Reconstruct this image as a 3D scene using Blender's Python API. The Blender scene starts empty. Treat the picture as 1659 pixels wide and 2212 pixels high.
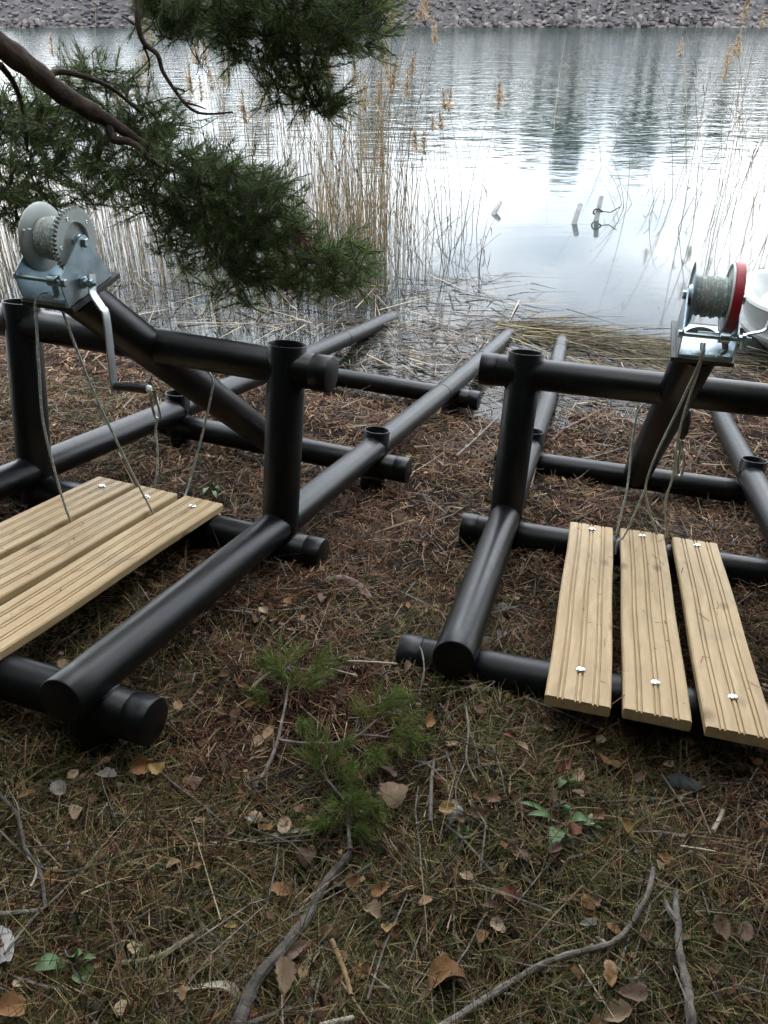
import bpy, math, random
import numpy as np
from math import sin, cos, pi, radians, sqrt
from mathutils import Vector, Matrix

R = np.random.default_rng(11)
random.seed(5)
scene = bpy.context.scene
COL = scene.collection

# ------------------------------------------------------------------ camera
CAM_H = 2.13                      # metres above the lake (water level is z = 0)
PITCH = radians(32.5)
FPX = 1757.4                      # focal length in the units of a 1659 x 2212 picture
cam = bpy.data.cameras.new('camera')
camo = bpy.data.objects.new('camera', cam)
COL.objects.link(camo)
camo.location = (0, 0, CAM_H)
camo.rotation_euler = (pi / 2 - PITCH, 0, 0)
cam.sensor_fit = 'HORIZONTAL'
cam.sensor_width = 36.0
cam.lens = 36.0 * FPX / 1659.0
cam.clip_start = 0.05
cam.clip_end = 2000
scene.camera = camo

# ------------------------------------------------------------------ sky, sun, exposure
SUN_EL, SUN_AZ = radians(52), radians(35)      # azimuth measured from +Y towards +X
world = bpy.data.worlds.new('World')
scene.world = world
world.use_nodes = True
wn, wl = world.node_tree.nodes, world.node_tree.links
wn.clear()
w_out = wn.new('ShaderNodeOutputWorld')
w_bg = wn.new('ShaderNodeBackground')
w_bg.inputs['Strength'].default_value = 0.15
w_sky = wn.new('ShaderNodeTexSky')
w_sky.sky_type = 'NISHITA'
w_sky.sun_disc = False
w_sky.sun_elevation = SUN_EL
w_sky.sun_rotation = SUN_AZ
w_tc = wn.new('ShaderNodeTexCoord')
w_sep = wn.new('ShaderNodeSeparateXYZ')
w_add = wn.new('ShaderNodeMath'); w_add.operation = 'ADD'; w_add.inputs[1].default_value = 0.22
w_abs = wn.new('ShaderNodeMath'); w_abs.operation = 'ABSOLUTE'
w_dx = wn.new('ShaderNodeMath'); w_dx.operation = 'DIVIDE'
w_dy = wn.new('ShaderNodeMath'); w_dy.operation = 'DIVIDE'
w_cmb = wn.new('ShaderNodeCombineXYZ')
w_noise = wn.new('ShaderNodeTexNoise')
w_noise.inputs['Scale'].default_value = 1.15
w_noise.inputs['Detail'].default_value = 5
w_noise.inputs['Roughness'].default_value = 0.55
w_ramp = wn.new('ShaderNodeValToRGB')
w_ramp.color_ramp.elements[0].position = 0.29
w_ramp.color_ramp.elements[1].position = 0.60
w_noise2 = wn.new('ShaderNodeTexNoise')
w_noise2.inputs['Scale'].default_value = 1.6
w_noise2.inputs['Detail'].default_value = 4
w_cl = wn.new('ShaderNodeValToRGB')
w_cl.color_ramp.elements[0].position = 0.33
w_cl.color_ramp.elements[0].color = (13.5, 15.2, 17.4, 1)
w_cl.color_ramp.elements[1].position = 0.68
w_cl.color_ramp.elements[1].color = (28, 28.2, 28.2, 1)
w_mix = wn.new('ShaderNodeMix'); w_mix.data_type = 'RGBA'
wl.new(w_tc.outputs['Generated'], w_sep.inputs[0])
wl.new(w_sep.outputs['Z'], w_abs.inputs[0])
wl.new(w_abs.outputs[0], w_add.inputs[0])
wl.new(w_sep.outputs['X'], w_dx.inputs[0]); wl.new(w_add.outputs[0], w_dx.inputs[1])
wl.new(w_sep.outputs['Y'], w_dy.inputs[0]); wl.new(w_add.outputs[0], w_dy.inputs[1])
wl.new(w_dx.outputs[0], w_cmb.inputs[0]); wl.new(w_dy.outputs[0], w_cmb.inputs[1])
wl.new(w_cmb.outputs[0], w_noise.inputs['Vector']); wl.new(w_cmb.outputs[0], w_noise2.inputs['Vector'])
wl.new(w_noise.outputs[0], w_ramp.inputs[0]); wl.new(w_noise2.outputs[0], w_cl.inputs[0])
wl.new(w_ramp.outputs[0], w_mix.inputs[0])
wl.new(w_sky.outputs[0], w_mix.inputs[6]); wl.new(w_cl.outputs[0], w_mix.inputs[7])
wl.new(w_mix.outputs[2], w_bg.inputs[0]); wl.new(w_bg.outputs[0], w_out.inputs[0])

sl = bpy.data.lights.new('sun', 'SUN')
sl.energy = 0.5
sl.angle = radians(40)
sl.color = (1.0, 0.96, 0.9)
slo = bpy.data.objects.new('sun', sl)
COL.objects.link(slo)
slo.location = (0, 0, 20)
sd = Vector((sin(SUN_AZ) * cos(SUN_EL), cos(SUN_AZ) * cos(SUN_EL), sin(SUN_EL)))
slo.rotation_euler = sd.to_track_quat('Z', 'Y').to_euler()

scene.view_settings.view_transform = 'Standard'
scene.view_settings.look = 'None'
scene.view_settings.gamma = 1.0
scene.view_settings.exposure = 1.08
scene.cycles.max_bounces = 4
scene.cycles.diffuse_bounces = 2
scene.cycles.transparent_max_bounces = 8
scene.cycles.use_adaptive_sampling = True
scene.cycles.adaptive_threshold = 0.03
scene.cycles.sample_clamp_indirect = 6.0

# ------------------------------------------------------------------ picture point -> place
def ray(px, py):
    a = (px - 829.5) / FPX
    b = (1106.0 - py) / FPX
    return np.array([a, cos(PITCH) + b * sin(PITCH), -sin(PITCH) + b * cos(PITCH)])

def at_z(px, py, z=0.0):
    r = ray(px, py)
    return np.array([0, 0, CAM_H]) + r * ((z - CAM_H) / r[2])

def at_y(px, py, y):
    r = ray(px, py)
    return np.array([0, 0, CAM_H]) + r * (y / r[1])

_wv = [(R.uniform(0, 2 * pi), R.uniform(0, 2 * pi), wl_, am) for wl_, am in
       [(1.7, .014), (1.3, .012), (.9, .010), (.7, .008), (.5, .007), (.38, .006), (.29, .005), (.22, .004), (.17, .003), (.13, .0025)]]

def ground_z(x, y):
    x = np.asarray(x, float); y = np.asarray(y, float)
    xc = np.where(x > 1.2, 1.2 + 0.25 * np.minimum(x - 1.2, 3), x)
    xc = np.maximum(xc, -4.5)
    yy = np.where(y < 1.6, 1.6 - (1.6 - y) * 0.55, y)
    yy = np.maximum(yy, -1.0)
    z = 0.868 - 0.078 * xc - 0.185 * yy
    kx = np.interp(x, [0.3, 1.3], [1.0, 0.45])
    z = np.where(z < 0.12, 0.12 - (0.12 - z) * kx, z)
    z = np.where(z < 0, z * 0.8, z)
    z = np.maximum(z, -1.6)
    z = z - 0.04 * np.interp(x, [.3, .8], [0, 1]) * np.interp(y, [2.3, 3.1], [0, 1]) * (z > 0)
    z = z + np.clip(-2.0 - y, 0, 25) * 0.42  # unseen hill added behind the camera to darken that side
    for th, ph, L, am in _wv:
        z = z + am * np.sin((x * cos(th) + y * sin(th)) * 2 * pi / L + ph)
    return z

def on_ground(px, py, lift=0.0):
    z = 0.6
    for _ in range(14):
        p = at_z(px, py, z + lift)
        z = float(ground_z(p[0], p[1]))
    p[2] = z + lift
    return p

# ------------------------------------------------------------------ materials
def new_mat(name):
    m = bpy.data.materials.new(name)
    m.use_nodes = True
    nt = m.node_tree
    return m, nt.nodes, nt.links, nt.nodes['Principled BSDF']

def ramp(nodes, stops):
    r = nodes.new('ShaderNodeValToRGB')
    e = r.color_ramp.elements
    e[0].position, e[0].color = stops[0][0], (*stops[0][1], 1)
    e[1].position, e[1].color = stops[-1][0], (*stops[-1][1], 1)
    for p, c in stops[1:-1]:
        x = e.new(p); x.color = (*c, 1)
    return r

def noisy(name, stops, scale=8, rough=0.6, detail=6, stretch=(1, 1, 1), bump=0.0, bscale=40, metal=0.0, coord='Object', rvar=0.0):
    m, n, l, b = new_mat(name)
    tc = n.new('ShaderNodeTexCoord'); mp = n.new('ShaderNodeMapping'); mp.inputs['Scale'].default_value = stretch
    l.new(tc.outputs[coord], mp.inputs[0])
    nz = n.new('ShaderNodeTexNoise'); nz.inputs['Scale'].default_value = scale; nz.inputs['Detail'].default_value = detail
    l.new(mp.outputs[0], nz.inputs['Vector'])
    rp = ramp(n, stops)
    l.new(nz.outputs[0], rp.inputs[0]); l.new(rp.outputs[0], b.inputs['Base Color'])
    b.inputs['Roughness'].default_value = rough
    b.inputs['Metallic'].default_value = metal
    if rvar:
        mr = n.new('ShaderNodeMapRange')
        mr.inputs['To Min'].default_value = rough - rvar; mr.inputs['To Max'].default_value = rough + rvar
        nz3 = n.new('ShaderNodeTexNoise'); nz3.inputs['Scale'].default_value = scale * 2.3
        l.new(mp.outputs[0], nz3.inputs['Vector']); l.new(nz3.outputs[0], mr.inputs[0]); l.new(mr.outputs[0], b.inputs['Roughness'])
    if bump:
        nb = n.new('ShaderNodeTexNoise'); nb.inputs['Scale'].default_value = bscale; nb.inputs['Detail'].default_value = 5
        l.new(mp.outputs[0], nb.inputs['Vector'])
        bp = n.new('ShaderNodeBump'); bp.inputs['Strength'].default_value = bump; bp.inputs['Distance'].default_value = 0.01
        l.new(nb.outputs[0], bp.inputs['Height']); l.new(bp.outputs[0], b.inputs['Normal'])
    return m

def island(name, stops, rough=0.65, trans=0.0, spec=0.15):
    """every small loose piece takes its own colour from the ramp"""
    m, n, l, b = new_mat(name)
    g = n.new('ShaderNodeNewGeometry')
    rp = ramp(n, stops)
    l.new(g.outputs['Random Per Island'], rp.inputs[0])
    l.new(rp.outputs[0], b.inputs['Base Color'])
    b.inputs['Roughness'].default_value = rough
    b.inputs['Specular IOR Level'].default_value = spec
    if trans:
        tr = n.new('ShaderNodeBsdfTranslucent'); mx = n.new('ShaderNodeMixShader'); mx.inputs[0].default_value = trans
        l.new(rp.outputs[0], tr.inputs[0]); l.new(b.outputs[0], mx.inputs[1]); l.new(tr.outputs[0], mx.inputs[2])
        l.new(mx.outputs[0], n['Material Output'].inputs[0])
    return m

M = {}
# black polyethylene: dusty on top in blotches, faint extrusion streaks
def pipe_mat():
    m, n, l, b = new_mat('black_pipe')
    tc = n.new('ShaderNodeTexCoord')
    nz = n.new('ShaderNodeTexNoise'); nz.inputs['Scale'].default_value = 9; nz.inputs['Detail'].default_value = 8; nz.inputs['Roughness'].default_value = 0.7
    l.new(tc.outputs['Object'], nz.inputs['Vector'])
    rp = ramp(n, [(0.35, (0.0022, 0.0027, 0.0034)), (0.62, (0.0038, 0.0044, 0.0052)), (0.8, (0.009, 0.0092, 0.0095))])
    l.new(nz.outputs[0], rp.inputs[0]); l.new(rp.outputs[0], b.inputs['Base Color'])
    mr = n.new('ShaderNodeMapRange'); mr.inputs['To Min'].default_value = 0.29; mr.inputs['To Max'].default_value = 0.45
    nz2 = n.new('ShaderNodeTexNoise'); nz2.inputs['Scale'].default_value = 24; nz2.inputs['Detail'].default_value = 6
    l.new(tc.outputs['Object'], nz2.inputs['Vector']); l.new(nz2.outputs[0], mr.inputs[0]); l.new(mr.outputs[0], b.inputs['Roughness'])
    nb = n.new('ShaderNodeTexNoise'); nb.inputs['Scale'].default_value = 180; nb.inputs['Detail'].default_value = 3
    l.new(tc.outputs['Object'], nb.inputs['Vector'])
    bp = n.new('ShaderNodeBump'); bp.inputs['Strength'].default_value = 0.03; bp.inputs['Distance'].default_value = 0.003
    l.new(nb.outputs[0], bp.inputs['Height']); l.new(bp.outputs[0], b.inputs['Normal'])
    b.inputs['IOR'].default_value = 1.38
    # dried splashes and dust: small pale-brown specks and a few scuffs
    vo = n.new('ShaderNodeTexVoronoi'); vo.inputs['Scale'].default_value = 55; l.new(tc.outputs['Object'], vo.inputs['Vector'])
    vr = ramp(n, [(0.05, (1, 1, 1)), (0.16, (0, 0, 0))]); l.new(vo.outputs['Distance'], vr.inputs[0])
    pz = n.new('ShaderNodeTexNoise'); pz.inputs['Scale'].default_value = 4; pz.inputs['Detail'].default_value = 4; l.new(tc.outputs['Object'], pz.inputs['Vector'])
    pr = ramp(n, [(0.50, (0, 0, 0)), (0.64, (1, 1, 1))]); l.new(pz.outputs[0], pr.inputs[0])
    sz = n.new('ShaderNodeTexNoise'); sz.inputs['Scale'].default_value = 60; sz.inputs['Detail'].default_value = 6
    smp = n.new('ShaderNodeMapping'); smp.inputs['Scale'].default_value = (1, .12, 1); l.new(tc.outputs['Object'], smp.inputs[0]); l.new(smp.outputs[0], sz.inputs['Vector'])
    sr = ramp(n, [(0.62, (0, 0, 0)), (0.70, (.5, .5, .5))]); l.new(sz.outputs[0], sr.inputs[0])
    mxa = n.new('ShaderNodeMath'); mxa.operation = 'MAXIMUM'; l.new(vr.outputs[0], mxa.inputs[0]); l.new(sr.outputs[0], mxa.inputs[1])
    mm = n.new('ShaderNodeMath'); mm.operation = 'MULTIPLY'; l.new(mxa.outputs[0], mm.inputs[0]); l.new(pr.outputs[0], mm.inputs[1])
    mh = n.new('ShaderNodeMath'); mh.operation = 'MULTIPLY'; mh.inputs[1].default_value = 0.35; l.new(mm.outputs[0], mh.inputs[0])
    dm = n.new('ShaderNodeMix'); dm.data_type = 'RGBA'; dm.inputs[7].default_value = (0.045, 0.042, 0.038, 1)
    l.new(mh.outputs[0], dm.inputs[0]); l.new(rp.outputs[0], dm.inputs[6]); l.new(dm.outputs[2], b.inputs['Base Color'])
    return m
M['pipe'] = pipe_mat()
M['hole'] = noisy('drilled_hole_black', [(0.3, (0.002, 0.002, 0.002)), (0.7, (0.004, 0.004, 0.004))], rough=0.9)
M['plate'] = noisy('dark_plate', [(0.35, (0.014, 0.014, 0.015)), (0.7, (0.03, 0.03, 0.03))], scale=18, rough=0.5, bump=0.1)

def wood_mat():
    m, n, l, b = new_mat('treated_pine')
    tc = n.new('ShaderNodeTexCoord'); oi = n.new('ShaderNodeObjectInfo')
    add = n.new('ShaderNodeVectorMath'); add.operation = 'ADD'
    sc = n.new('ShaderNodeVectorMath'); sc.operation = 'SCALE'; sc.inputs[3].default_value = 37.0
    cmb = n.new('ShaderNodeCombineXYZ')
    for i in range(3): l.new(oi.outputs['Random'], cmb.inputs[i])
    l.new(cmb.outputs[0], sc.inputs[0]); l.new(tc.outputs['Object'], add.inputs[0]); l.new(sc.outputs[0], add.inputs[1])
    # warp, so the grain swims round knots
    wz = n.new('ShaderNodeTexNoise'); wz.inputs['Scale'].default_value = 5; wz.inputs['Detail'].default_value = 2
    l.new(add.outputs[0], wz.inputs['Vector'])
    ws = n.new('ShaderNodeVectorMath'); ws.operation = 'SCALE'; ws.inputs[3].default_value = 0.05
    l.new(wz.outputs['Color'], ws.inputs[0])
    wa = n.new('ShaderNodeVectorMath'); wa.operation = 'ADD'; l.new(add.outputs[0], wa.inputs[0]); l.new(ws.outputs[0], wa.inputs[1])
    mp = n.new('ShaderNodeMapping'); mp.inputs['Scale'].default_value = (46, 2.2, 46)
    l.new(wa.outputs[0], mp.inputs[0])
    g = n.new('ShaderNodeTexNoise'); g.inputs['Scale'].default_value = 1.0; g.inputs['Detail'].default_value = 7; g.inputs['Roughness'].default_value = 0.6
    l.new(mp.outputs[0], g.inputs['Vector'])
    rp = ramp(n, [(0.25, (0.30, 0.195, 0.092)), (0.5, (0.40, 0.28, 0.142)), (0.75, (0.49, 0.365, 0.20))])
    l.new(g.outputs[0], rp.inputs[0])
    # knots
    mk = n.new('ShaderNodeMapping'); mk.inputs['Scale'].default_value = (9, 4.2, 9); l.new(wa.outputs[0], mk.inputs[0])
    vo = n.new('ShaderNodeTexVoronoi'); vo.inputs['Scale'].default_value = 1.0; l.new(mk.outputs[0], vo.inputs['Vector'])
    kr = ramp(n, [(0.05, (1, 1, 1)), (0.16, (0, 0, 0))]); l.new(vo.outputs['Distance'], kr.inputs[0])
    gate = n.new('ShaderNodeMath'); gate.operation = 'GREATER_THAN'; gate.inputs[1].default_value = 0.25
    sp = n.new('ShaderNodeSeparateColor'); l.new(vo.outputs['Color'], sp.inputs[0]); l.new(sp.outputs[0], gate.inputs[0])
    mul = n.new('ShaderNodeMath'); mul.operation = 'MULTIPLY'; l.new(kr.outputs[0], mul.inputs[0]); l.new(gate.outputs[0], mul.inputs[1])
    m2 = n.new('ShaderNodeMath'); m2.operation = 'MULTIPLY'; m2.inputs[1].default_value = 0.75; l.new(mul.outputs[0], m2.inputs[0])
    mix = n.new('ShaderNodeMix'); mix.data_type = 'RGBA'; mix.inputs[7].default_value = (0.13, 0.07, 0.025, 1)
    l.new(m2.outputs[0], mix.inputs[0]); l.new(rp.outputs[0], mix.inputs[6])
    # soft greyish weather blotches
    bz = n.new('ShaderNodeTexNoise'); bz.inputs['Scale'].default_value = 9; bz.inputs['Detail'].default_value = 5
    l.new(add.outputs[0], bz.inputs['Vector'])
    br = ramp(n, [(0.56, (0, 0, 0)), (0.78, (0.40, 0.40, 0.40))]); l.new(bz.outputs[0], br.inputs[0])
    mx2 = n.new('ShaderNodeMix'); mx2.data_type = 'RGBA'; mx2.inputs[7].default_value = (0.20, 0.165, 0.11, 1)
    l.new(br.outputs[0], mx2.inputs[0]); l.new(mix.outputs[2], mx2.inputs[6])
    l.new(mx2.outputs[2], b.inputs['Base Color'])
    b.inputs['Roughness'].default_value = 0.62
    bp = n.new('ShaderNodeBump'); bp.inputs['Strength'].default_value = 0.18; bp.inputs['Distance'].default_value = 0.003
    l.new(g.outputs[0], bp.inputs['Height']); l.new(bp.outputs[0], b.inputs['Normal'])
    return m
M['wood'] = wood_mat()
M['chrome'] = noisy('stainless_bolt', [(0.3, (0.7, 0.7, 0.7)), (0.7, (0.85, 0.85, 0.85))], rough=0.16, metal=1.0)
M['zinc'] = noisy('zinc_plate', [(0.3, (0.27, 0.345, 0.385)), (0.55, (0.38, 0.46, 0.50)), (0.75, (0.47, 0.545, 0.575))], scale=14, rough=0.34, metal=0.9, bump=0.05, bscale=60, rvar=0.1)
M['gear'] = noisy('grey_painted_gear', [(0.3, (0.30, 0.33, 0.325)), (0.7, (0.40, 0.435, 0.425))], scale=10, rough=0.5, metal=0.15, rvar=0.08)
M['redband'] = noisy('red_plastic', [(0.3, (0.30, 0.010, 0.024)), (0.7, (0.37, 0.018, 0.034))], scale=10, rough=0.45)
M['whitemetal'] = noisy('white_flange', [(0.3, (0.62, 0.64, 0.62)), (0.7, (0.74, 0.75, 0.73))], scale=10, rough=0.45)
M['grip'] = noisy('black_rubber', [(0.3, (0.008, 0.008, 0.009)), (0.7, (0.02, 0.02, 0.02))], scale=30, rough=0.45)
M['gripend'] = noisy('white_plastic', [(0.3, (0.6, 0.6, 0.58)), (0.7, (0.7, 0.7, 0.68))], rough=0.35)
M['crankbar'] = noisy('crank_steel', [(0.3, (0.45, 0.50, 0.52)), (0.7, (0.60, 0.65, 0.67))], scale=16, rough=0.36, metal=0.85, rvar=0.08)

def rope_mat():
    m, n, l, b = new_mat('flecked_rope')
    tc = n.new('ShaderNodeTexCoord')
    vo = n.new('ShaderNodeTexVoronoi'); vo.inputs['Scale'].default_value = 190
    l.new(tc.outputs['Object'], vo.inputs['Vector'])
    sp = n.new('ShaderNodeSeparateColor'); l.new(vo.outputs['Color'], sp.inputs[0])
    rp = ramp(n, [(0.0, (0.40, 0.41, 0.38)), (0.5, (0.58, 0.59, 0.55)), (0.72, (0.22, 0.40, 0.38)), (0.9, (0.34, 0.37, 0.35))])
    rp.color_ramp.interpolation = 'CONSTANT'
    l.new(sp.outputs[0], rp.inputs[0]); l.new(rp.outputs[0], b.inputs['Base Color'])
    b.inputs['Roughness'].default_value = 0.8
    bp = n.new('ShaderNodeBump'); bp.inputs['Strength'].default_value = 0.7; bp.inputs['Distance'].default_value = 0.003
    l.new(vo.outputs['Distance'], bp.inputs['Height']); l.new(bp.outputs[0], b.inputs['Normal'])
    return m
M['rope'] = rope_mat()

def ground_mat():
    m, n, l, b = new_mat('forest_soil')
    tc = n.new('ShaderNodeTexCoord')
    nz = n.new('ShaderNodeTexNoise'); nz.inputs['Scale'].default_value = 26; nz.inputs['Detail'].default_value = 9; nz.inputs['Roughness'].default_value = 0.72
    l.new(tc.outputs['Object'], nz.inputs['Vector'])
    rp = ramp(n, [(0.3, (0.005, 0.0035, 0.0025)), (0.5, (0.016, 0.010, 0.006)), (0.66, (0.036, 0.020, 0.011)), (0.8, (0.07, 0.04, 0.022))])
    l.new(nz.outputs[0], rp.inputs[0]); l.new(rp.outputs[0], b.inputs['Base Color'])
    b.inputs['Roughness'].default_value = 0.9
    b.inputs['Specular IOR Level'].default_value = 0.08
    bp = n.new('ShaderNodeBump'); bp.inputs['Strength'].default_value = 0.8; bp.inputs['Distance'].default_value = 0.02
    l.new(nz.outputs[0], bp.inputs['Height']); l.new(bp.outputs[0], b.inputs['Normal'])
    return m
M['ground'] = ground_mat()

def water_mat():
    m, n, l, b = new_mat('lake_water')
    n.remove(b)
    out = n['Material Output']
    tc = n.new('ShaderNodeTexCoord')
    sep = n.new('ShaderNodeSeparateXYZ'); l.new(tc.outputs['Object'], sep.inputs[0])
    # waves get livelier away from the sheltered shore
    far = n.new('ShaderNodeMapRange'); far.inputs['From Min'].default_value = 8.5; far.inputs['From Max'].default_value = 55
    far.inputs['To Min'].default_value = 0.02; far.inputs['To Max'].default_value = 1.6
    l.new(sep.outputs['Y'], far.inputs[0])
    def wave(scale, sx, sy, detail):
        mp = n.new('ShaderNodeMapping'); mp.inputs['Scale'].default_value = (sx, sy, 1); mp.inputs['Rotation'].default_value = (0, 0, 0.12)
        l.new(tc.outputs['Object'], mp.inputs[0])
        nz = n.new('ShaderNodeTexNoise'); nz.inputs['Scale'].default_value = scale; nz.inputs['Detail'].default_value = detail; nz.inputs['Distortion'].default_value = 0.4
        l.new(mp.outputs[0], nz.inputs['Vector'])
        return nz.outputs[0]
    a = wave(6.5, 0.6, 1.0, 3); c = wave(2.0, 0.55, 1.0, 2)
    d_ = wave(0.75, 0.5, 1.0, 2)
    m0 = n.new('ShaderNodeMath'); m0.operation = 'MULTIPLY_ADD'; m0.inputs[1].default_value = 2.2
    l.new(c, m0.inputs[0]); l.new(a, m0.inputs[2])
    mu = n.new('ShaderNodeMath'); mu.operation = 'MULTIPLY_ADD'; mu.inputs[1].default_value = 1.6
    l.new(d_, mu.inputs[0]); l.new(m0.outputs[0], mu.inputs[2])
    hs = n.new('ShaderNodeMath'); hs.operation = 'MULTIPLY'; l.new(mu.outputs[0], hs.inputs[0]); l.new(far.outputs[0], hs.inputs[1])
    bp = n.new('ShaderNodeBump'); bp.inputs['Strength'].default_value = 1.0; bp.inputs['Distance'].default_value = 0.021
    l.new(hs.outputs[0], bp.inputs['Height'])
    fr = n.new('ShaderNodeFresnel'); fr.inputs['IOR'].default_value = 1.33; l.new(bp.outputs[0], fr.inputs['Normal'])
    gl = n.new('ShaderNodeBsdfGlossy'); gl.inputs['Roughness'].default_value = 0.06; l.new(bp.outputs[0], gl.inputs['Normal'])
    tr = n.new('ShaderNodeBsdfTransparent'); tr.inputs[0].default_value = (0.72, 0.74, 0.66, 1)
    df = n.new('ShaderNodeBsdfDiffuse'); df.inputs[0].default_value = (0.020, 0.030, 0.026, 1)
    dp = n.new('ShaderNodeMapRange'); dp.inputs['From Min'].default_value = 4.5; dp.inputs['From Max'].default_value = 9.0
    dp.inputs['To Min'].default_value = 0.25; dp.inputs['To Max'].default_value = 1.0
    l.new(sep.outputs['Y'], dp.inputs[0])
    body = n.new('ShaderNodeMixShader'); l.new(dp.outputs[0], body.inputs[0]); l.new(tr.outputs[0], body.inputs[1]); l.new(df.outputs[0], body.inputs[2])
    mx = n.new('ShaderNodeMixShader'); l.new(fr.outputs[0], mx.inputs[0]); l.new(body.outputs[0], mx.inputs[1]); l.new(gl.outputs[0], mx.inputs[2])
    l.new(mx.outputs[0], out.inputs[0])
    return m
M['water'] = water_mat()

M['needle_litter'] = island('fallen_needles', [(0.0, (0.006, 0.003, 0.0018)), (0.36, (0.040, 0.018, 0.010)), (0.60, (0.110, 0.046, 0.022)), (0.80, (0.180, 0.086, 0.042)), (0.92, (0.25, 0.155, 0.085)), (1.0, (0.38, 0.29, 0.19))])
M['grass'] = island('thin_grass', [(0.0, (0.022, 0.028, 0.008)), (0.40, (0.066, 0.078, 0.022)), (0.65, (0.13, 0.125, 0.046)), (0.85, (0.24, 0.19, 0.085)), (1.0, (0.38, 0.30, 0.17))], trans=0.25)
M['straw'] = island('reed_straw', [(0.0, (0.022, 0.014, 0.008)), (0.45, (0.068, 0.044, 0.025)), (0.78, (0.13, 0.09, 0.052)), (0.93, (0.22, 0.16, 0.10)), (1.0, (0.36, 0.30, 0.20))])
M['wetstraw'] = island('wet_straw', [(0.0, (0.010, 0.008, 0.006)), (0.5, (0.045, 0.033, 0.022)), (0.8, (0.13, 0.095, 0.06)), (1.0, (0.34, 0.28, 0.19))], rough=0.45)
M['matstraw'] = island('mat_straw', [(0.0, (0.010, 0.008, 0.005)), (0.5, (0.055, 0.042, 0.017)), (0.8, (0.12, 0.09, 0.036)), (1.0, (0.25, 0.20, 0.10))])
M['pine'] = island('pine_needles', [(0.0, (0.034, 0.064, 0.022)), (0.5, (0.088, 0.155, 0.048)), (0.85, (0.16, 0.23, 0.07)), (1.0, (0.25, 0.25, 0.075))], rough=0.45, trans=0.3, spec=0.3)
M['pinetip'] = island('young_pine_needles', [(0.0, (0.06, 0.10, 0.026)), (0.5, (0.11, 0.165, 0.045)), (0.85, (0.19, 0.21, 0.06)), (1.0, (0.32, 0.24, 0.07))], rough=0.45, trans=0.25)
M['bark'] = noisy('pine_bark', [(0.3, (0.016, 0.011, 0.008)), (0.55, (0.050, 0.031, 0.022)), (0.75, (0.10, 0.066, 0.048))], scale=22, rough=0.85, stretch=(1, 1, 1), bump=0.9, bscale=35)
M['twig'] = noisy('twig_bark', [(0.3, (0.025, 0.019, 0.015)), (0.7, (0.075, 0.056, 0.044))], scale=30, rough=0.8, bump=0.4)
M['stick'] = noisy('grey_stick', [(0.3, (0.07, 0.058, 0.05)), (0.55, (0.16, 0.135, 0.115)), (0.75, (0.28, 0.245, 0.21))], scale=40, rough=0.8, bump=0.5, bscale=70)
M['darkstick'] = noisy('dark_stick', [(0.3, (0.028, 0.023, 0.019)), (0.55, (0.07, 0.057, 0.048)), (0.8, (0.14, 0.12, 0.10))], scale=35, rough=0.8, bump=0.6, bscale=60)
M['palewood'] = noisy('bleached_wood', [(0.3, (0.28, 0.235, 0.17)), (0.7, (0.46, 0.41, 0.31))], scale=40, rough=0.7, bump=0.3)
M['splinter'] = noisy('tan_splinter', [(0.3, (0.16, 0.095, 0.04)), (0.7, (0.31, 0.20, 0.09))], scale=40, rough=0.75, bump=0.4)
M['moss'] = noisy('mossy_stick', [(0.35, (0.09, 0.085, 0.04)), (0.65, (0.21, 0.19, 0.10))], scale=45, rough=0.85, bump=0.5)
M['reed'] = island('dry_reed', [(0.0, (0.07, 0.05, 0.03)), (0.45, (0.19, 0.135, 0.075)), (0.8, (0.30, 0.225, 0.13)), (1.0, (0.42, 0.34, 0.22))], trans=0.15)
M['reedgrey'] = island('grey_reed', [(0.0, (0.045, 0.038, 0.030)), (0.6, (0.13, 0.11, 0.085)), (1.0, (0.25, 0.21, 0.15))])
M['plume'] = island('reed_plume', [(0.0, (0.22, 0.16, 0.10)), (0.6, (0.34, 0.255, 0.16)), (1.0, (0.46, 0.36, 0.23))], trans=0.3)
M['stone'] = noisy('bank_stone', [(0.32, (0.014, 0.0135, 0.016)), (0.46, (0.036, 0.033, 0.036)), (0.56, (0.066, 0.055, 0.052)), (0.68, (0.12, 0.112, 0.105))], scale=.9, rough=0.85, bump=0.5, bscale=9)
M['bank'] = noisy('bank_rubble', [(0.3, (0.014, 0.014, 0.014)), (0.6, (0.034, 0.031, 0.032)), (0.8, (0.06, 0.056, 0.045))], scale=1.4, rough=0.9, bump=1.0, bscale=3)
M['pebble'] = noisy('grey_pebble', [(0.3, (0.09, 0.085, 0.08)), (0.7, (0.22, 0.21, 0.20))], scale=30, rough=0.8, bump=0.4)
M['boat'] = noisy('white_gelcoat', [(0.35, (0.24, 0.262, 0.255)), (0.7, (0.31, 0.33, 0.32))], scale=3, rough=0.35, rvar=0.1)
M['boatgrey'] = noisy('grey_fender', [(0.35, (0.16, 0.165, 0.165)), (0.7, (0.25, 0.255, 0.255))], scale=8, rough=0.5)
M['lakepipe'] = noisy('weathered_pipe', [(0.35, (0.07, 0.072, 0.074)), (0.7, (0.15, 0.15, 0.15))], scale=12, rough=0.4)
M['boatdark'] = noisy('stained_hull', [(0.35, (0.12, 0.11, 0.09)), (0.6, (0.33, 0.33, 0.31)), (0.75, (0.42, 0.43, 0.41))], scale=9, rough=0.5)
M['cone'] = noisy('pine_cone', [(0.3, (0.06, 0.045, 0.03)), (0.7, (0.20, 0.155, 0.10))], scale=90, rough=0.8, bump=0.5, bscale=120)
M['greenleaf'] = noisy('green_leaf', [(0.3, (0.035, 0.082, 0.016)), (0.7, (0.065, 0.13, 0.028))], scale=30, rough=0.5)
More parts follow.
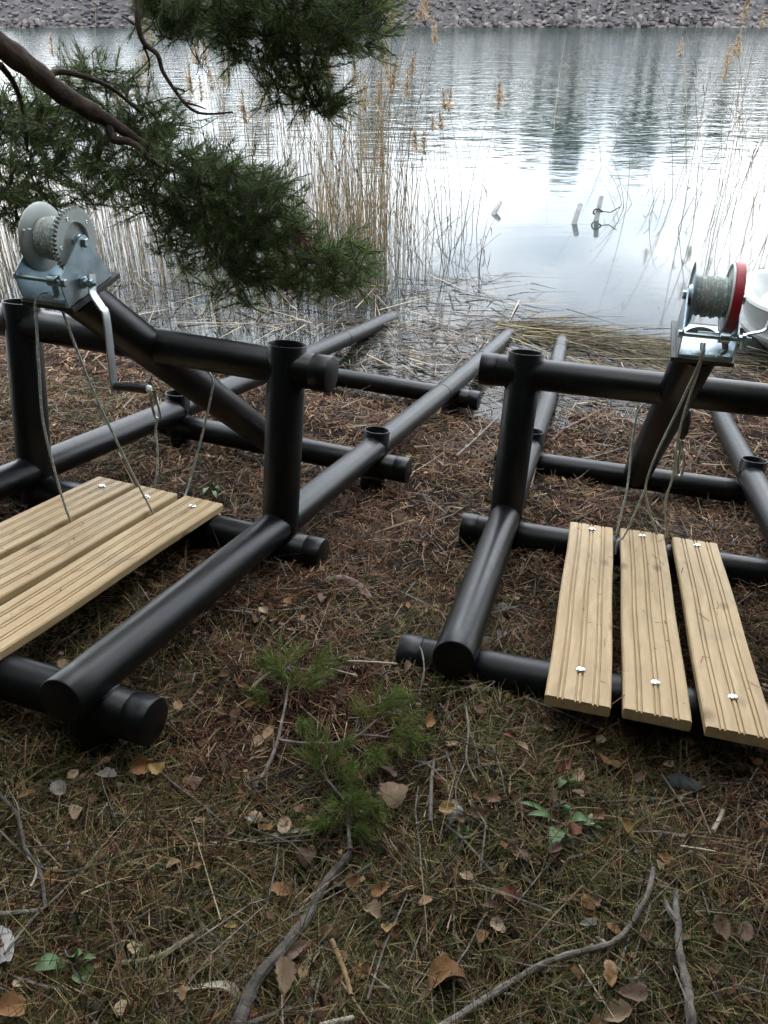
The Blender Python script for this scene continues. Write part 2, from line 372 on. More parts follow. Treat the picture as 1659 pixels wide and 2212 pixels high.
M['barkpiece'] = noisy('pink_bark', [(0.3, (0.05, 0.028, 0.02)), (0.55, (0.13, 0.075, 0.055)), (0.75, (0.25, 0.17, 0.13))], scale=45, rough=0.8, bump=0.7, bscale=50)
M['slate'] = noisy('dark_slab', [(0.3, (0.016, 0.018, 0.02)), (0.7, (0.05, 0.053, 0.056))], scale=20, rough=0.8, bump=0.5)
M['birch'] = noisy('birch_bark', [(0.35, (0.07, 0.065, 0.06)), (0.5, (0.22, 0.21, 0.20)), (0.8, (0.38, 0.37, 0.35))], scale=25, rough=0.7)
M['hook'] = noisy('hook_steel', [(0.3, (0.45, 0.45, 0.44)), (0.7, (0.62, 0.62, 0.6))], rough=0.28, metal=1.0)
M['farcrown'] = island('far_tree_foliage', [(0.0, (0.020, 0.034, 0.018)), (0.6, (0.040, 0.062, 0.030)), (1.0, (0.07, 0.09, 0.04))])
LEAFCOL = {
    'orange': [(0.3, (0.16, 0.075, 0.03)), (0.7, (0.29, 0.145, 0.05))],
    'tan': [(0.3, (0.17, 0.115, 0.068)), (0.7, (0.30, 0.21, 0.13))],
    'brown': [(0.3, (0.07, 0.04, 0.026)), (0.7, (0.15, 0.087, 0.055))],
    'pinkish': [(0.3, (0.13, 0.08, 0.062)), (0.7, (0.22, 0.145, 0.112))],
    'red': [(0.3, (0.14, 0.048, 0.03)), (0.7, (0.23, 0.085, 0.05))],
    'yellow': [(0.3, (0.22, 0.14, 0.045)), (0.7, (0.35, 0.24, 0.085))],
    'grey': [(0.3, (0.17, 0.155, 0.135)), (0.7, (0.29, 0.27, 0.24))],
}
for k, v in LEAFCOL.items():
    M['leaf_' + k] = noisy(k + '_dead_leaf', v, scale=45, rough=0.7, bump=0.4, bscale=90)

# ------------------------------------------------------------------ mesh helpers
class MB:
    def __init__(s): s.v = []; s.f = []; s.sm = []; s.n = 0
    def add(s, verts, faces, smooth=True):
        o = s.n
        s.v.extend([tuple(map(float, p)) for p in verts]); s.n += len(verts)
        s.f.extend([tuple(i + o for i in f) for f in faces])
        s.sm.extend([smooth] * len(faces) if isinstance(smooth, bool) else smooth)
        return s
    def box(s, c, size, mat=None):
        hx, hy, hz = [k / 2 for k in size]
        vs = [Vector((sx * hx, sy * hy, sz * hz)) for sz in (-1, 1) for sy in (-1, 1) for sx in (-1, 1)]
        if mat is not None: vs = [mat @ p for p in vs]
        vs = [p + Vector(c) for p in vs]
        return s.add(vs, [(0, 2, 3, 1), (4, 5, 7, 6), (0, 1, 5, 4), (2, 6, 7, 3), (0, 4, 6, 2), (1, 3, 7, 5)], False)
    def tube(s, pts, rad, n=12, cap=True, bev=0.0, flat=None):
        P = [np.array(p, float) for p in pts]
        if not hasattr(rad, '__len__'): rad = [rad] * len(P)
        rad = list(rad)
        if bev:
            d0 = (P[1] - P[0]) / np.linalg.norm(P[1] - P[0]); d1 = (P[-1] - P[-2]) / np.linalg.norm(P[-1] - P[-2])
            P = [P[0], P[0] + d0 * bev * .4, P[0] + d0 * bev] + P[1:-1] + [P[-1] - d1 * bev, P[-1] - d1 * bev * .4, P[-1]]
            rad = [rad[0] - bev, rad[0] - bev * .35, rad[0]] + rad[1:-1] + [rad[-1], rad[-1] - bev * .35, rad[-1] - bev]
        T = []
        for i in range(len(P)):
            a = P[max(i - 1, 0)]; b = P[min(i + 1, len(P) - 1)]
            t = b - a; T.append(t / max(np.linalg.norm(t), 1e-9))
        ref = np.array([0, 0, 1.0]) if abs(T[0][2]) < 0.9 else np.array([1.0, 0, 0])
        N = np.cross(T[0], ref); N /= np.linalg.norm(N)
        vs = []; fs = []; sm = []
        for i in range(len(P)):
            N = N - T[i] * np.dot(N, T[i]); N /= np.linalg.norm(N)
            B = np.cross(T[i], N)
            for k in range(n):
                a = 2 * pi * k / n
                vs.append(P[i] + rad[i] * (cos(a) * N + sin(a) * B))
        for i in range(len(P) - 1):
            for k in range(n):
                k2 = (k + 1) % n
                fs.append((i * n + k, i * n + k2, (i + 1) * n + k2, (i + 1) * n + k)); sm.append(True)
        if cap:
            fs.append(tuple(range(n))[::-1]); sm.append(False)
            fs.append(tuple((len(P) - 1) * n + k for k in range(n))); sm.append(False)
        return s.add(vs, fs, sm)
    def lathe(s, prof, origin=(0, 0, 0), axis='z', n=40, mat=None):
        """prof: (radius, height) pairs; radius 0 closes"""
        vs = []; fs = []; rings = []
        for r, h in prof:
            if r < 1e-6:
                rings.append([len(vs)]); vs.append((0, 0, h))
            else:
                rings.append(list(range(len(vs), len(vs) + n)))
                for k in range(n):
                    a = 2 * pi * k / n; vs.append((r * cos(a), r * sin(a), h))
        for a, b in zip(rings[:-1], rings[1:]):
            for k in range(n):
                k2 = (k + 1) % n
                if len(a) == 1 and len(b) == 1: continue
                if len(a) == 1: fs.append((a[0], b[k2], b[k]))
                elif len(b) == 1: fs.append((a[k], a[k2], b[0]))
                else: fs.append((a[k], a[k2], b[k2], b[k]))
        if axis == 'x': vs = [(z, x, y) for x, y, z in vs]
        elif axis == 'y': vs = [(y, z, x) for x, y, z in vs]
        if mat is not None: vs = [tuple(mat @ Vector(p)) for p in vs]
        o = np.array(origin)
        return s.add([np.array(p) + o for p in vs], fs, True)
    def prism(s, poly, x0, x1, smooth=False):
        """polygon in (y, z) swept along x"""
        n = len(poly)
        vs = [(x0, a, b) for a, b in poly] + [(x1, a, b) for a, b in poly]
        fs = [(i, (i + 1) % n, n + (i + 1) % n, n + i) for i in range(n)]
        fs += [tuple(range(n))[::-1], tuple(range(n, 2 * n))]
        return s.add(vs, fs, smooth)
    def mesh(s, name, mat):
        me = bpy.data.meshes.new(name)
        me.from_pydata(s.v, [], s.f)
        me.polygons.foreach_set('use_smooth', s.sm)
        me.materials.append(mat); me.update()
        return me
    def build(s, name, mat, parent=None, crease=35):
        me = s.mesh(name, mat)
        o = bpy.data.objects.new(name, me); COL.objects.link(o)
        if crease and any(s.sm):
            me.set_sharp_from_angle(angle=radians(crease))
        if parent is not None: o.parent = parent
        return o

def big_mesh(name, V, F, mat, parent=None, smooth=False):
    """V (n,3), F (m,k) arrays"""
    V = np.ascontiguousarray(V, dtype=np.float32); F = np.ascontiguousarray(F, dtype=np.int32)
    me = bpy.data.meshes.new(name)
    m, k = F.shape
    me.vertices.add(len(V)); me.vertices.foreach_set('co', V.ravel())
    me.loops.add(m * k); me.loops.foreach_set('vertex_index', F.ravel())
    me.polygons.add(m); me.polygons.foreach_set('loop_start', np.arange(0, m * k, k, dtype=np.int32))
    me.polygons.foreach_set('use_smooth', np.full(m, smooth))
    me.materials.append(mat); me.update(calc_edges=True)
    o = bpy.data.objects.new(name, me); COL.objects.link(o)
    if parent is not None: o.parent = parent
    return o

def tag(o, label=None, cat=None, group=None, kind=None):
    if label: o['label'] = label
    if cat: o['category'] = cat
    if group: o['group'] = group
    if kind: o['kind'] = kind
    return o

def empty(name, loc=(0, 0, 0), mw=None):
    e = bpy.data.objects.new(name, None); COL.objects.link(e)
    e.empty_display_size = 0.1
    if mw is not None: e.matrix_world = mw
    else: e.location = loc
    return e

def blades(P, yaw, pitch, length, width, bend=0.0, roll=None, seg=1):
    """flat strips; arrays of centre/base points P, heading yaw, rise pitch; returns V, F"""
    n = len(P)
    d = np.stack([np.cos(yaw) * np.cos(pitch), np.sin(yaw) * np.cos(pitch), np.sin(pitch)], 1)
    side = np.stack([-np.sin(yaw), np.cos(yaw), np.zeros(n)], 1)
    if roll is not None:
        up = np.cross(d, side)
        side = side * np.cos(roll)[:, None] + up * np.sin(roll)[:, None]
    V = []
    bend = np.broadcast_to(bend, n); width = np.broadcast_to(width, n); length = np.broadcast_to(length, n)
    for i in range(seg + 1):
        t = i / seg
        c = P + d * (length * t)[:, None]
        c = c + np.stack([np.zeros(n), np.zeros(n), -bend * length * t * t], 1)
        w = width * (1.0 if seg == 1 else (1 - 0.75 * t)) * 0.5
        V += [c - side * w[:, None], c + side * w[:, None]]
    V = np.stack(V, 1).reshape(-1, 3)
    k = 2 * (seg + 1)
    base = np.arange(n)[:, None] * k
    F = np.concatenate([base + np.array([[2 * i, 2 * i + 1, 2 * i + 3, 2 * i + 2]]) for i in range(seg)], 0)
    return V, F

def needles(base, direc, length, nper, nl=0.05, ang=(0.45, 1.0), w=0.0012):
    """shoots at base along direc; nper needles each -> triangles"""
    n = len(base)
    direc = direc / np.linalg.norm(direc, axis=1)[:, None]
    ref = np.where(np.abs(direc[:, 2:3]) < 0.9, np.array([[0, 0, 1.0]]), np.array([[1.0, 0, 0]]))
    A = np.cross(direc, ref); A /= np.linalg.norm(A, axis=1)[:, None]
    B = np.cross(direc, A)
    t = R.uniform(0.0, 1.0, (n, nper)); ph = R.uniform(0, 2 * pi, (n, nper)); al = R.uniform(ang[0], ang[1], (n, nper)) * (1.15 - 0.55 * t)
    rad = np.cos(ph)[..., None] * A[:, None] + np.sin(ph)[..., None] * B[:, None]
    d = np.cos(al)[..., None] * direc[:, None] + np.sin(al)[..., None] * rad
    p = base[:, None] + direc[:, None] * (t * np.reshape(length, (-1, 1)))[..., None]
    L = nl * R.uniform(0.7, 1.15, (n, nper))
    tip = p + d * L[..., None]
    tip[..., 2] -= 0.12 * L * R.uniform(0, 1, (n, nper))
    s = np.cross(d, R.normal(size=(n, nper, 3))); s /= np.linalg.norm(s, axis=2)[..., None]
    V = np.stack([p - s * w, p + s * w, tip], 2).reshape(-1, 3)
    F = np.arange(len(V)).reshape(-1, 3)
    return V, F

def spline(pts, n):
    P = np.array(pts, float); m = len(P)
    t = np.linspace(0, m - 1, n); out = []
    for u in t:
        i = min(int(u), m - 2); f = u - i
        p0 = P[max(i - 1, 0)]; p1 = P[i]; p2 = P[i + 1]; p3 = P[min(i + 2, m - 1)]
        out.append(0.5 * ((2 * p1) + (-p0 + p2) * f + (2 * p0 - 5 * p1 + 4 * p2 - p3) * f * f + (-p0 + 3 * p1 - 3 * p2 + p3) * f ** 3))
    return np.array(out)

# ================================================================== the setting
# ground: one sheet, fine near the camera, running under the lake and to the horizon
xs = np.concatenate([[-400, -150, -60, -30, -18, -12, -9, -7], np.arange(-6, 6.01, 0.06), [7, 9, 12, 18, 30, 60, 150, 400]])
ys = np.concatenate([[-300, -120, -50, -20, -10, -6, -4, -3, -2, -1.4], np.arange(-1, 8.01, 0.06), [9, 11, 14, 20, 30, 50, 65, 80, 120, 250, 600]])
X, Y = np.meshgrid(xs, ys)
Z = ground_z(X, Y)
V = np.stack([X, Y, Z], -1).reshape(-1, 3)
nx, ny = len(xs), len(ys)
I = np.arange(nx * ny).reshape(ny, nx)
F = np.stack([I[:-1, :-1], I[:-1, 1:], I[1:, 1:], I[1:, :-1]], -1).reshape(-1, 4)
g = big_mesh('ground', V, F, M['ground'], smooth=True)
tag(g, 'brown sloping forest floor of soil and needle litter', 'ground', kind='structure')

m = MB()
m.add([(-500, 2.5, 0), (500, 2.5, 0), (500, 600, 0), (-500, 600, 0)], [(0, 1, 2, 3)], False)
w = m.build('lake_water', M['water']); tag(w, 'rippled grey lake reflecting white clouds', 'water', kind='structure')

# far bank: rubble slope with stones
def bank_y0(x): return 70.5 + 0.03 * x + 0.5 * sin(x * 0.21) + 0.3 * sin(x * 0.63 + 1)
bx = np.linspace(-130, 130, 261)
prof = [(-4, -1.7), (-0.4, -0.25), (0, 0.0), (1.0, 0.55), (2.2, 1.25), (3.4, 2.0), (4.6, 2.7), (6.5, 3.0), (14, 3.2), (60, 5), (250, 14)]
V = []
for px_ in bx:
    for dy, z in prof:
        V.append((px_, bank_y0(px_) + dy, z + (R.normal() * 0.09 if 0 <= dy < 6 else 0)))
k = len(prof); I = np.arange(len(bx) * k).reshape(len(bx), k)
F = np.stack([I[:-1, :-1], I[1:, :-1], I[1:, 1:], I[:-1, 1:]], -1).reshape(-1, 4)
bank = big_mesh('far_bank', np.array(V), F, M['bank'])
tag(bank, 'grey rubble bank along the far shore', 'bank', kind='structure')
def stone_mesh(seed, sub=1):
    import bmesh
    bm = bmesh.new(); bmesh.ops.create_icosphere(bm, subdivisions=sub, radius=1)
    rr = np.random.default_rng(seed)
    pl = [(rr.normal(size=3), rr.uniform(0.55, 0.9)) for _ in range(9)]
    for v in bm.verts:
        c = np.array(v.co)
        for nrm, dd in pl:
            nn = nrm / np.linalg.norm(nrm); q = c @ nn
            if q > dd: c = c - nn * (q - dd)
        v.co = c * np.array([1, 0.85, 0.7])
    me = bpy.data.meshes.new('stone'); bm.to_mesh(me); bm.free(); me.materials.append(M['stone'])
    return me
SM = [stone_mesh(i, 2) for i in range(8)]
def bank_z(dy): return float(np.interp(dy, [p[0] for p in prof], [p[1] for p in prof]))
for i in range(300):
    x = R.uniform(-33, 36) if i < 230 else R.uniform(-10, 36)
    dy = R.uniform(-0.25, 1.0) if i < 190 else R.uniform(0.8, 3.0)
    s = R.uniform(0.20, 0.52) * (1.0 if dy < 1 else 0.85)
    o = bpy.data.objects.new('stone', SM[i % 8]); COL.objects.link(o)
    o.parent = bank
    o.location = (x, bank_y0(x) + dy, bank_z(dy) + s * 0.25)
    o.scale = (s * R.uniform(.8, 1.4), s, s * R.uniform(.7, 1.0)); o.rotation_euler = tuple(R.uniform(0, 6, 3))
VV, FF, off = [], [], 0
smv = [np.array([v.co for v in me.vertices]) for me in SM]; smf = [np.array([p.vertices for p in me.polygons]) for me in SM]
for i in range(4200):
    x = R.uniform(-50, 52); dy = R.uniform(-0.3, 4.8); s = R.uniform(0.10, 0.36) * (1 - .08 * max(dy, 0))
    th = R.uniform(0, 6.28); c_, s_ = cos(th), sin(th)
    v = smv[i % 8] * s * np.array([R.uniform(.8, 1.4), 1, R.uniform(.6, 1)])
    v = v @ np.array([[c_, s_, 0], [-s_, c_, 0], [0, 0, 1]]) + np.array([x, bank_y0(x) + dy, bank_z(dy) + s * 0.2])
    VV.append(v); FF.append(smf[i % 8] + off); off += len(v)
o = big_mesh('rubble', np.concatenate(VV), np.concatenate(FF), M['stone'], parent=bank); o['kind'] = 'stuff'

# trees standing along the far bank (seen mirrored in the lake)
def far_tree_mesh(seed, H):
    rr = np.random.default_rng(seed); n = 1700
    t = rr.uniform(0.12, 1, n) ** 0.8
    rad = (1 - t) * H * 0.20 + 0.25
    ph = rr.uniform(0, 6.28, n); rr_ = rad * np.sqrt(rr.uniform(0.1, 1, n)) * (0.75 + 0.35 * np.sin(ph * 3 + t * 20))
    P = np.stack([rr_ * np.cos(ph), rr_ * np.sin(ph), t * H + rr.normal(0, .15, n)], 1)
    V, F = blades(P, ph + rr.normal(0, .5, n), rr.uniform(-0.7, 0.3, n), rr.uniform(.35, .8, n), rr.uniform(.2, .42, n), roll=rr.uniform(-1, 1, n))
    return V, F
FT = []
for i, H in enumerate((9.5, 7.5, 11)):
    e = empty('conifer'); mb = MB(); mb.tube([(0, 0, -0.3), (0, 0, H * .5), (0, 0, H * .97)], [0.22, 0.14, 0.03], 7)
    mb.build('trunk', M['bark'], e)
    Vt, Ft = far_tree_mesh(i + 3, H); big_mesh('crown', Vt, Ft, M['farcrown'], parent=e)
    FT.append(e)
def copy_tree(o, parent=None):
    c = o.copy(); COL.objects.link(c); c.parent = parent
    for ch in o.children: copy_tree(ch, c)
    return c
spots = [(1.0, 1), (4.3, 1), (7.8, 0), (11, 2), (15, 1), (18.5, 0), (21.8, 0), (25, 2), (28.8, 1), (32, 0), (2.5, 0), (6, 2), (9.5, 1), (13, 0), (17, 2), (20, 1), (23.5, 2), (27, 0), (30.5, 2), (34, 1), (-1.5, 2), (-4, 0), (-7.5, 1), (-10.5, 2), (-14, 0), (-17, 1), (-20.5, 2), (-24, 0), (-27, 1), (-30, 2), (-34, 0), (37, 1), (43, 1), (40, 0), (46, 2), (-42, 0)]
used = set()
for x, kd in spots:
    if kd in used: e = copy_tree(FT[kd])
    else: e = FT[kd]; used.add(kd)
    y = bank_y0(x) + 7.5 + R.uniform(0, 3)
    e.location = (x + R.uniform(-.6, .6), y, 3.0); e.rotation_euler = (0, 0, R.uniform(0, 6)); k_ = R.uniform(.55, .85) if x > -2 else R.uniform(.4, .65); e.scale = (k_ * 1.7, k_ * 1.7, k_)
    tag(e, 'dark green conifer standing on the far bank, mirrored in the lake', 'tree', 'conifers above the far bank')

# ================================================================== the two boat ramps
def frame_matrix(o, r):
    return Matrix(((r[0][0], r[0][1], r[0][2], o[0]), (r[1][0], r[1][1], r[1][2], o[1]), (r[2][0], r[2][1], r[2][2], o[2]), (0, 0, 0, 1)))
MA = frame_matrix((-1.61173, 1.71208, 0.83217), ((0.94182, 0.32506, 0.08547), (-0.33522, 0.92691, 0.16873), (-0.02437, -0.18756, 0.98195)))
MBm = frame_matrix((0.20383, 1.644, 0.68151), ((0.96396, 0.2585, 0.06286), (-0.26588, 0.94418, 0.19451), (-0.00907, -0.20421, 0.97889)))
# local axes of a ramp: x across, y along the rails towards the lake, z up off the slope
TD, S2, S3, S4, HP, HB, HC, EX, EB = 0.079, 0.985, 1.946, 3.345, 0.608, 0.535, 0.080, 0.158, 0.149
RP = 0.055

def weld(parent, cx, cy, cz, r, n=44):
    """lumpy bead of welded plastic round an upright"""
    pts = []; rad = []
    for k in range(n + 1):
        a = 2 * pi * k / n
        pts.append((cx + r * cos(a), cy + r * sin(a), cz + (0.0025 * sin(7 * a) + 0.0015 * sin(13 * a + 1)))); rad.append(0.0065 + 0.002 * sin(11 * a) + 0.001 * sin(23 * a))
    MB().tube(pts, rad, 6, cap=False).build('weld_bead', M['pipe'], parent)

def joint_bead(parent, x0, y0, z0, ru, rc, axis):
    """welded seam where a level pipe (radius rc, along axis) runs through an upright of radius ru"""
    for sgn in (-1, 1):
        pts = []; rad = []
        for k in range(41):
            a = 2 * pi * k / 40
            p = rc * sin(a); q = sgn * sqrt(max(ru * ru - p * p, 1e-8)); h = z0 + rc * cos(a)
            pts.append((x0 + p, y0 + q, h) if axis == 'y' else (x0 + q, y0 + p, h))
            rad.append(.0034 + .0009 * sin(9 * a + x0 * 7) + .0006 * sin(17 * a))
        MB().tube(pts, rad, 6, cap=False).build('weld_bead', M['pipe'], parent)

def open_pipe(x, y, z0, z1, r=RP, wall=0.006, deep=0.2):
    m = MB()
    d = min(deep, (z1 - z0) * .8)
    m.lathe([(0, z0), (r, z0), (r, z0 + .02), (r, z1 - .003), (r - .0015, z1), (r - wall + .001, z1), (r - wall, z1 - .002), (r - wall, z1 - d), (0, z1 - d)], (x, y, 0), n=48)
    return m

def make_ramp(mw, label, rails, dv):
    root = empty('boat_ramp', mw=mw)
    tag(root, label, 'boat ramp', 'black pipe boat ramps')
    for x, end in zip((0.0, 1.0), rails):
        # rails run straight down the slope and level out towards the water
        pts = [(x, -0.113, 0), (x, 0.3, 0), (x, 1.0, 0), (x, S3, 0), (x, 2.7, 0)]
        u0 = 2.7
        for t in (0.2, 0.4, 0.6, 0.8, 1.0):
            pts.append((x + (end[0] - x) * t * t, u0 + (end[1] - u0) * t, end[2] * t * t))
        e = np.array(end); d = e - np.array(pts[-2]); d = d / np.linalg.norm(d)
        pts.append(tuple(e + d * 0.22 + np.array([0, 0, -0.02])))
        pts.append(tuple(e + d * 0.5 + np.array([0, 0, -0.10])))
        rail = MB().tube(spline(pts, 40), RP, 40, bev=0.004).build('rail', M['pipe'], root)
        # butt-weld seams along the rail
        for u in (0.012, 3.05, 4.0):
            a = np.array(spline(pts, 200)); j = int(np.argmin(np.abs(a[:, 1] - u)))
            dd = a[min(j + 1, 199)] - a[j - 1]; dd /= np.linalg.norm(dd)
            if u > 1: MB().tube([a[j] - dd * .004, a[j] - dd * .0015, a[j] + dd * .0015, a[j] + dd * .004], [RP + .0002, RP + .0022, RP + .0022, RP + .0002], 40, cap=False).build('seam', M['pipe'], rail)
    for u in (0.0, S2, S3, S4):
        t = MB().tube([(-EX, u, -TD), (1 + EX, u, -TD)], RP, 40, bev=0.004).build('cross_tie', M['pipe'], root)
        for s in (-1, 1):
            x0 = -EX - .004 if s < 0 else 1 + EX + .004
            MB().tube([(x0, u, -TD), (x0 - s * 0.062, u, -TD)], RP + .0022, 40, bev=0.003).build('end_cap', M['pipe'], t)
    for x in (0.0, 1.0):
        MB().lathe([(0, -.22), (.056, -.22), (.058, -.2), (.058, -.03), (.03, 0.0), (0, 0.0)], (x, 0, 0), n=40).build('foot_stub', M['pipe'], root)
        s = open_pipe(x, S3, -.22, HC, 0.0565).build('socket', M['pipe'], root)
        weld(s, x, S3, -TD - .05, 0.058)
        joint_bead(s, x, S3, 0.0, .0565, RP, 'y'); joint_bead(s, x, S3, -TD, .0565, RP, 'x')
        MB().lathe([(0, -.2), (.056, -.2), (.058, -.18), (.058, -.03), (.03, .0), (0, 0.0)], (x, S4, 0), n=40).build('foot_stub', M['pipe'], root)
        p = open_pipe(x, S2, -.22, HP, 0.0605, deep=0.14).build('post', M['pipe'], root)
        weld(p, x, S2, -TD - .052, 0.062)
        joint_bead(p, x, S2, 0.0, .0605, RP, 'y'); joint_bead(p, x, S2, -TD, .0605, RP, 'x'); joint_bead(p, x, S2, HB, .0605, RP, 'x')
    bm_ = MB().tube([(-EB, S2, HB), (1 + EB, S2, HB)], RP, 40, bev=0.004).build('beam', M['pipe'], root)
    for s in (-1, 1):
        x0 = -EB - .004 if s < 0 else 1 + EB + .004
        MB().tube([(x0, S2, HB), (x0 - s * 0.06, S2, HB)], RP + .0022, 40, bev=0.003).build('end_cap', M['pipe'], bm_)
    for xx in (0.115, 0.165, 0.835, 0.885):
        a = radians(-115)
        c = Vector((xx, S2 + RP * cos(a), HB + RP * sin(a) + .028))
        dirv = Vector((0, -0.90, -0.05)).normalized()
        c = Vector((xx, S2, HB)) + Vector((0, -cos(radians(8)), -sin(radians(8)))) * (RP - .0015)
        MB().tube([c, c + Vector((0, -.0022, -.0003))], 0.0075, 14).build('bolt_hole', M['hole'], bm_)
    br0 = np.array((0.5 + dv * .3, S3 + .02, -TD)); br1 = np.array((0.5 + dv, 0.64, 0.735))
    MB().tube([br0, br0 * .5 + br1 * .5, br1], 0.063, 44, bev=0.003).build('brace', M['pipe'], root)
    rx = Matrix.Rotation(radians(20), 3, 'X')
    MB().box((0.5 + dv, 0.63, 0.746), (0.168, 0.222, 0.013), rx).build('winch_plate', M['plate'], root)
    return root

def plank_mesh(seed):
    """grooved decking board, 1.19 m long, origin at its lower near left corner"""
    W_, T_, Ln = 0.154, 0.028, 1.19
    top = [(0.004, T_)]
    for c in (0.036, 0.077, 0.118):
        for o in (-0.0055, 0.0055):
            top += [(c + o - .0028, T_), (c + o - .0012, T_ - .0045), (c + o + .0012, T_ - .0045), (c + o + .0028, T_)]
    top += [(W_ - .004, T_)]
    prof_ = [(0.003, 0), (W_ - .003, 0), (W_, .004), (W_, T_ - .004)] + top[::-1] + [(0, T_ - .004), (0, .004)]
    n = len(prof_); segs = 12
    vs = []; fs = []
    rr = np.random.default_rng(seed)
    for j in range(segs + 1):
        y = Ln * j / segs
        wob = 0.0012 * sin(j * .9 + seed); wz = 0.0010 * sin(j * .6 + seed * 2)
        yy = y + (rr.uniform(-.002, .002) if j in (0, segs) else 0)
        vs += [(a + wob, yy, b + wz) for a, b in prof_]
    for j in range(segs):
        for i in range(n):
            i2 = (i + 1) % n
            fs.append((j * n + i, j * n + i2, (j + 1) * n + i2, (j + 1) * n + i))
    fs.append(tuple(range(n))[::-1]); fs.append(tuple(segs * n + i for i in range(n)))
    return MB().add(vs, fs, False)

PLX = (0.240, 0.4205, 0.6015)
def add_planks(root, u0):
    for i, x in enumerate(PLX):
        p = plank_mesh(i + int(u0 * -100)).build('plank', M['wood'], root, crease=0)
        p.location = (x + R.uniform(-.002, .002), u0 + R.uniform(-.006, .006), -TD + RP + 0.0005)
        for u in (-0.02 - u0 - .02, 0.955 - u0):
            b = MB().lathe([(.0135, 0), (.0135, .0012), (.011, .0045), (.006, .0068), (0, .0074)], (0.077 + R.uniform(-.006, .006), u + R.uniform(-.006, .006), 0.0282), n=18)
            b.build('carriage_bolt', M['chrome'], p, crease=0)

rampA = make_ramp(MA, 'black pipe boat ramp on the left, rails slanting to the right towards the lake', ((0.086, 4.755, 0.063), (1.0355, 4.665, 0.069)), 0.0)
add_planks(rampA, -0.155)
rampB = make_ramp(MBm, 'black pipe boat ramp on the right, cut off by the picture edge', ((-0.008, 4.04, 0.147), (1.0, 4.2, 0.13)), 0.022)
add_planks(rampB, -0.185)

# ------------------------------------------------------------------ hand winches
def hexhead(m, c, r, h, axis='x', rot=0.0):
    n = 6
    p0 = np.array(c, float); d = {'x': np.array([h, 0, 0]), 'z': np.array([0, 0, h]), 'y': np.array([0, h, 0])}[axis]
    m.tube([p0, p0 + d * .85, p0 + d], [r, r, r * .86], 6)
    return m

def flat_bar(pts, wdir, w, t):
    """flat steel strap bent through pts; wdir = direction of its width"""
    P = spline(pts, 40); wd = np.array(wdir, float); wd /= np.linalg.norm(wd)
    vs = []; fs = []
    for i in range(len(P)):
        a = P[max(i - 1, 0)]; b = P[min(i + 1, len(P) - 1)]
        T = (b - a) / np.linalg.norm(b - a)
        w2 = wd - T * (wd @ T); w2 /= np.linalg.norm(w2); nn = np.cross(T, w2)
        for sx, sy in ((-1, -.7), (-.88, -1), (.88, -1), (1, -.7), (1, .7), (.88, 1), (-.88, 1), (-1, .7)):
            vs.append(P[i] + w2 * sx * w / 2 + nn * sy * t / 2)
    n = 8
    for i in range(len(P) - 1):
        for k in range(n):
            k2 = (k + 1) % n; fs.append((i * n + k, i * n + k2, (i + 1) * n + k2, (i + 1) * n + k))
    fs.append(tuple(range(n))[::-1]); fs.append(tuple((len(P) - 1) * n + k for k in range(n)))
    return MB().add(vs, fs, True)

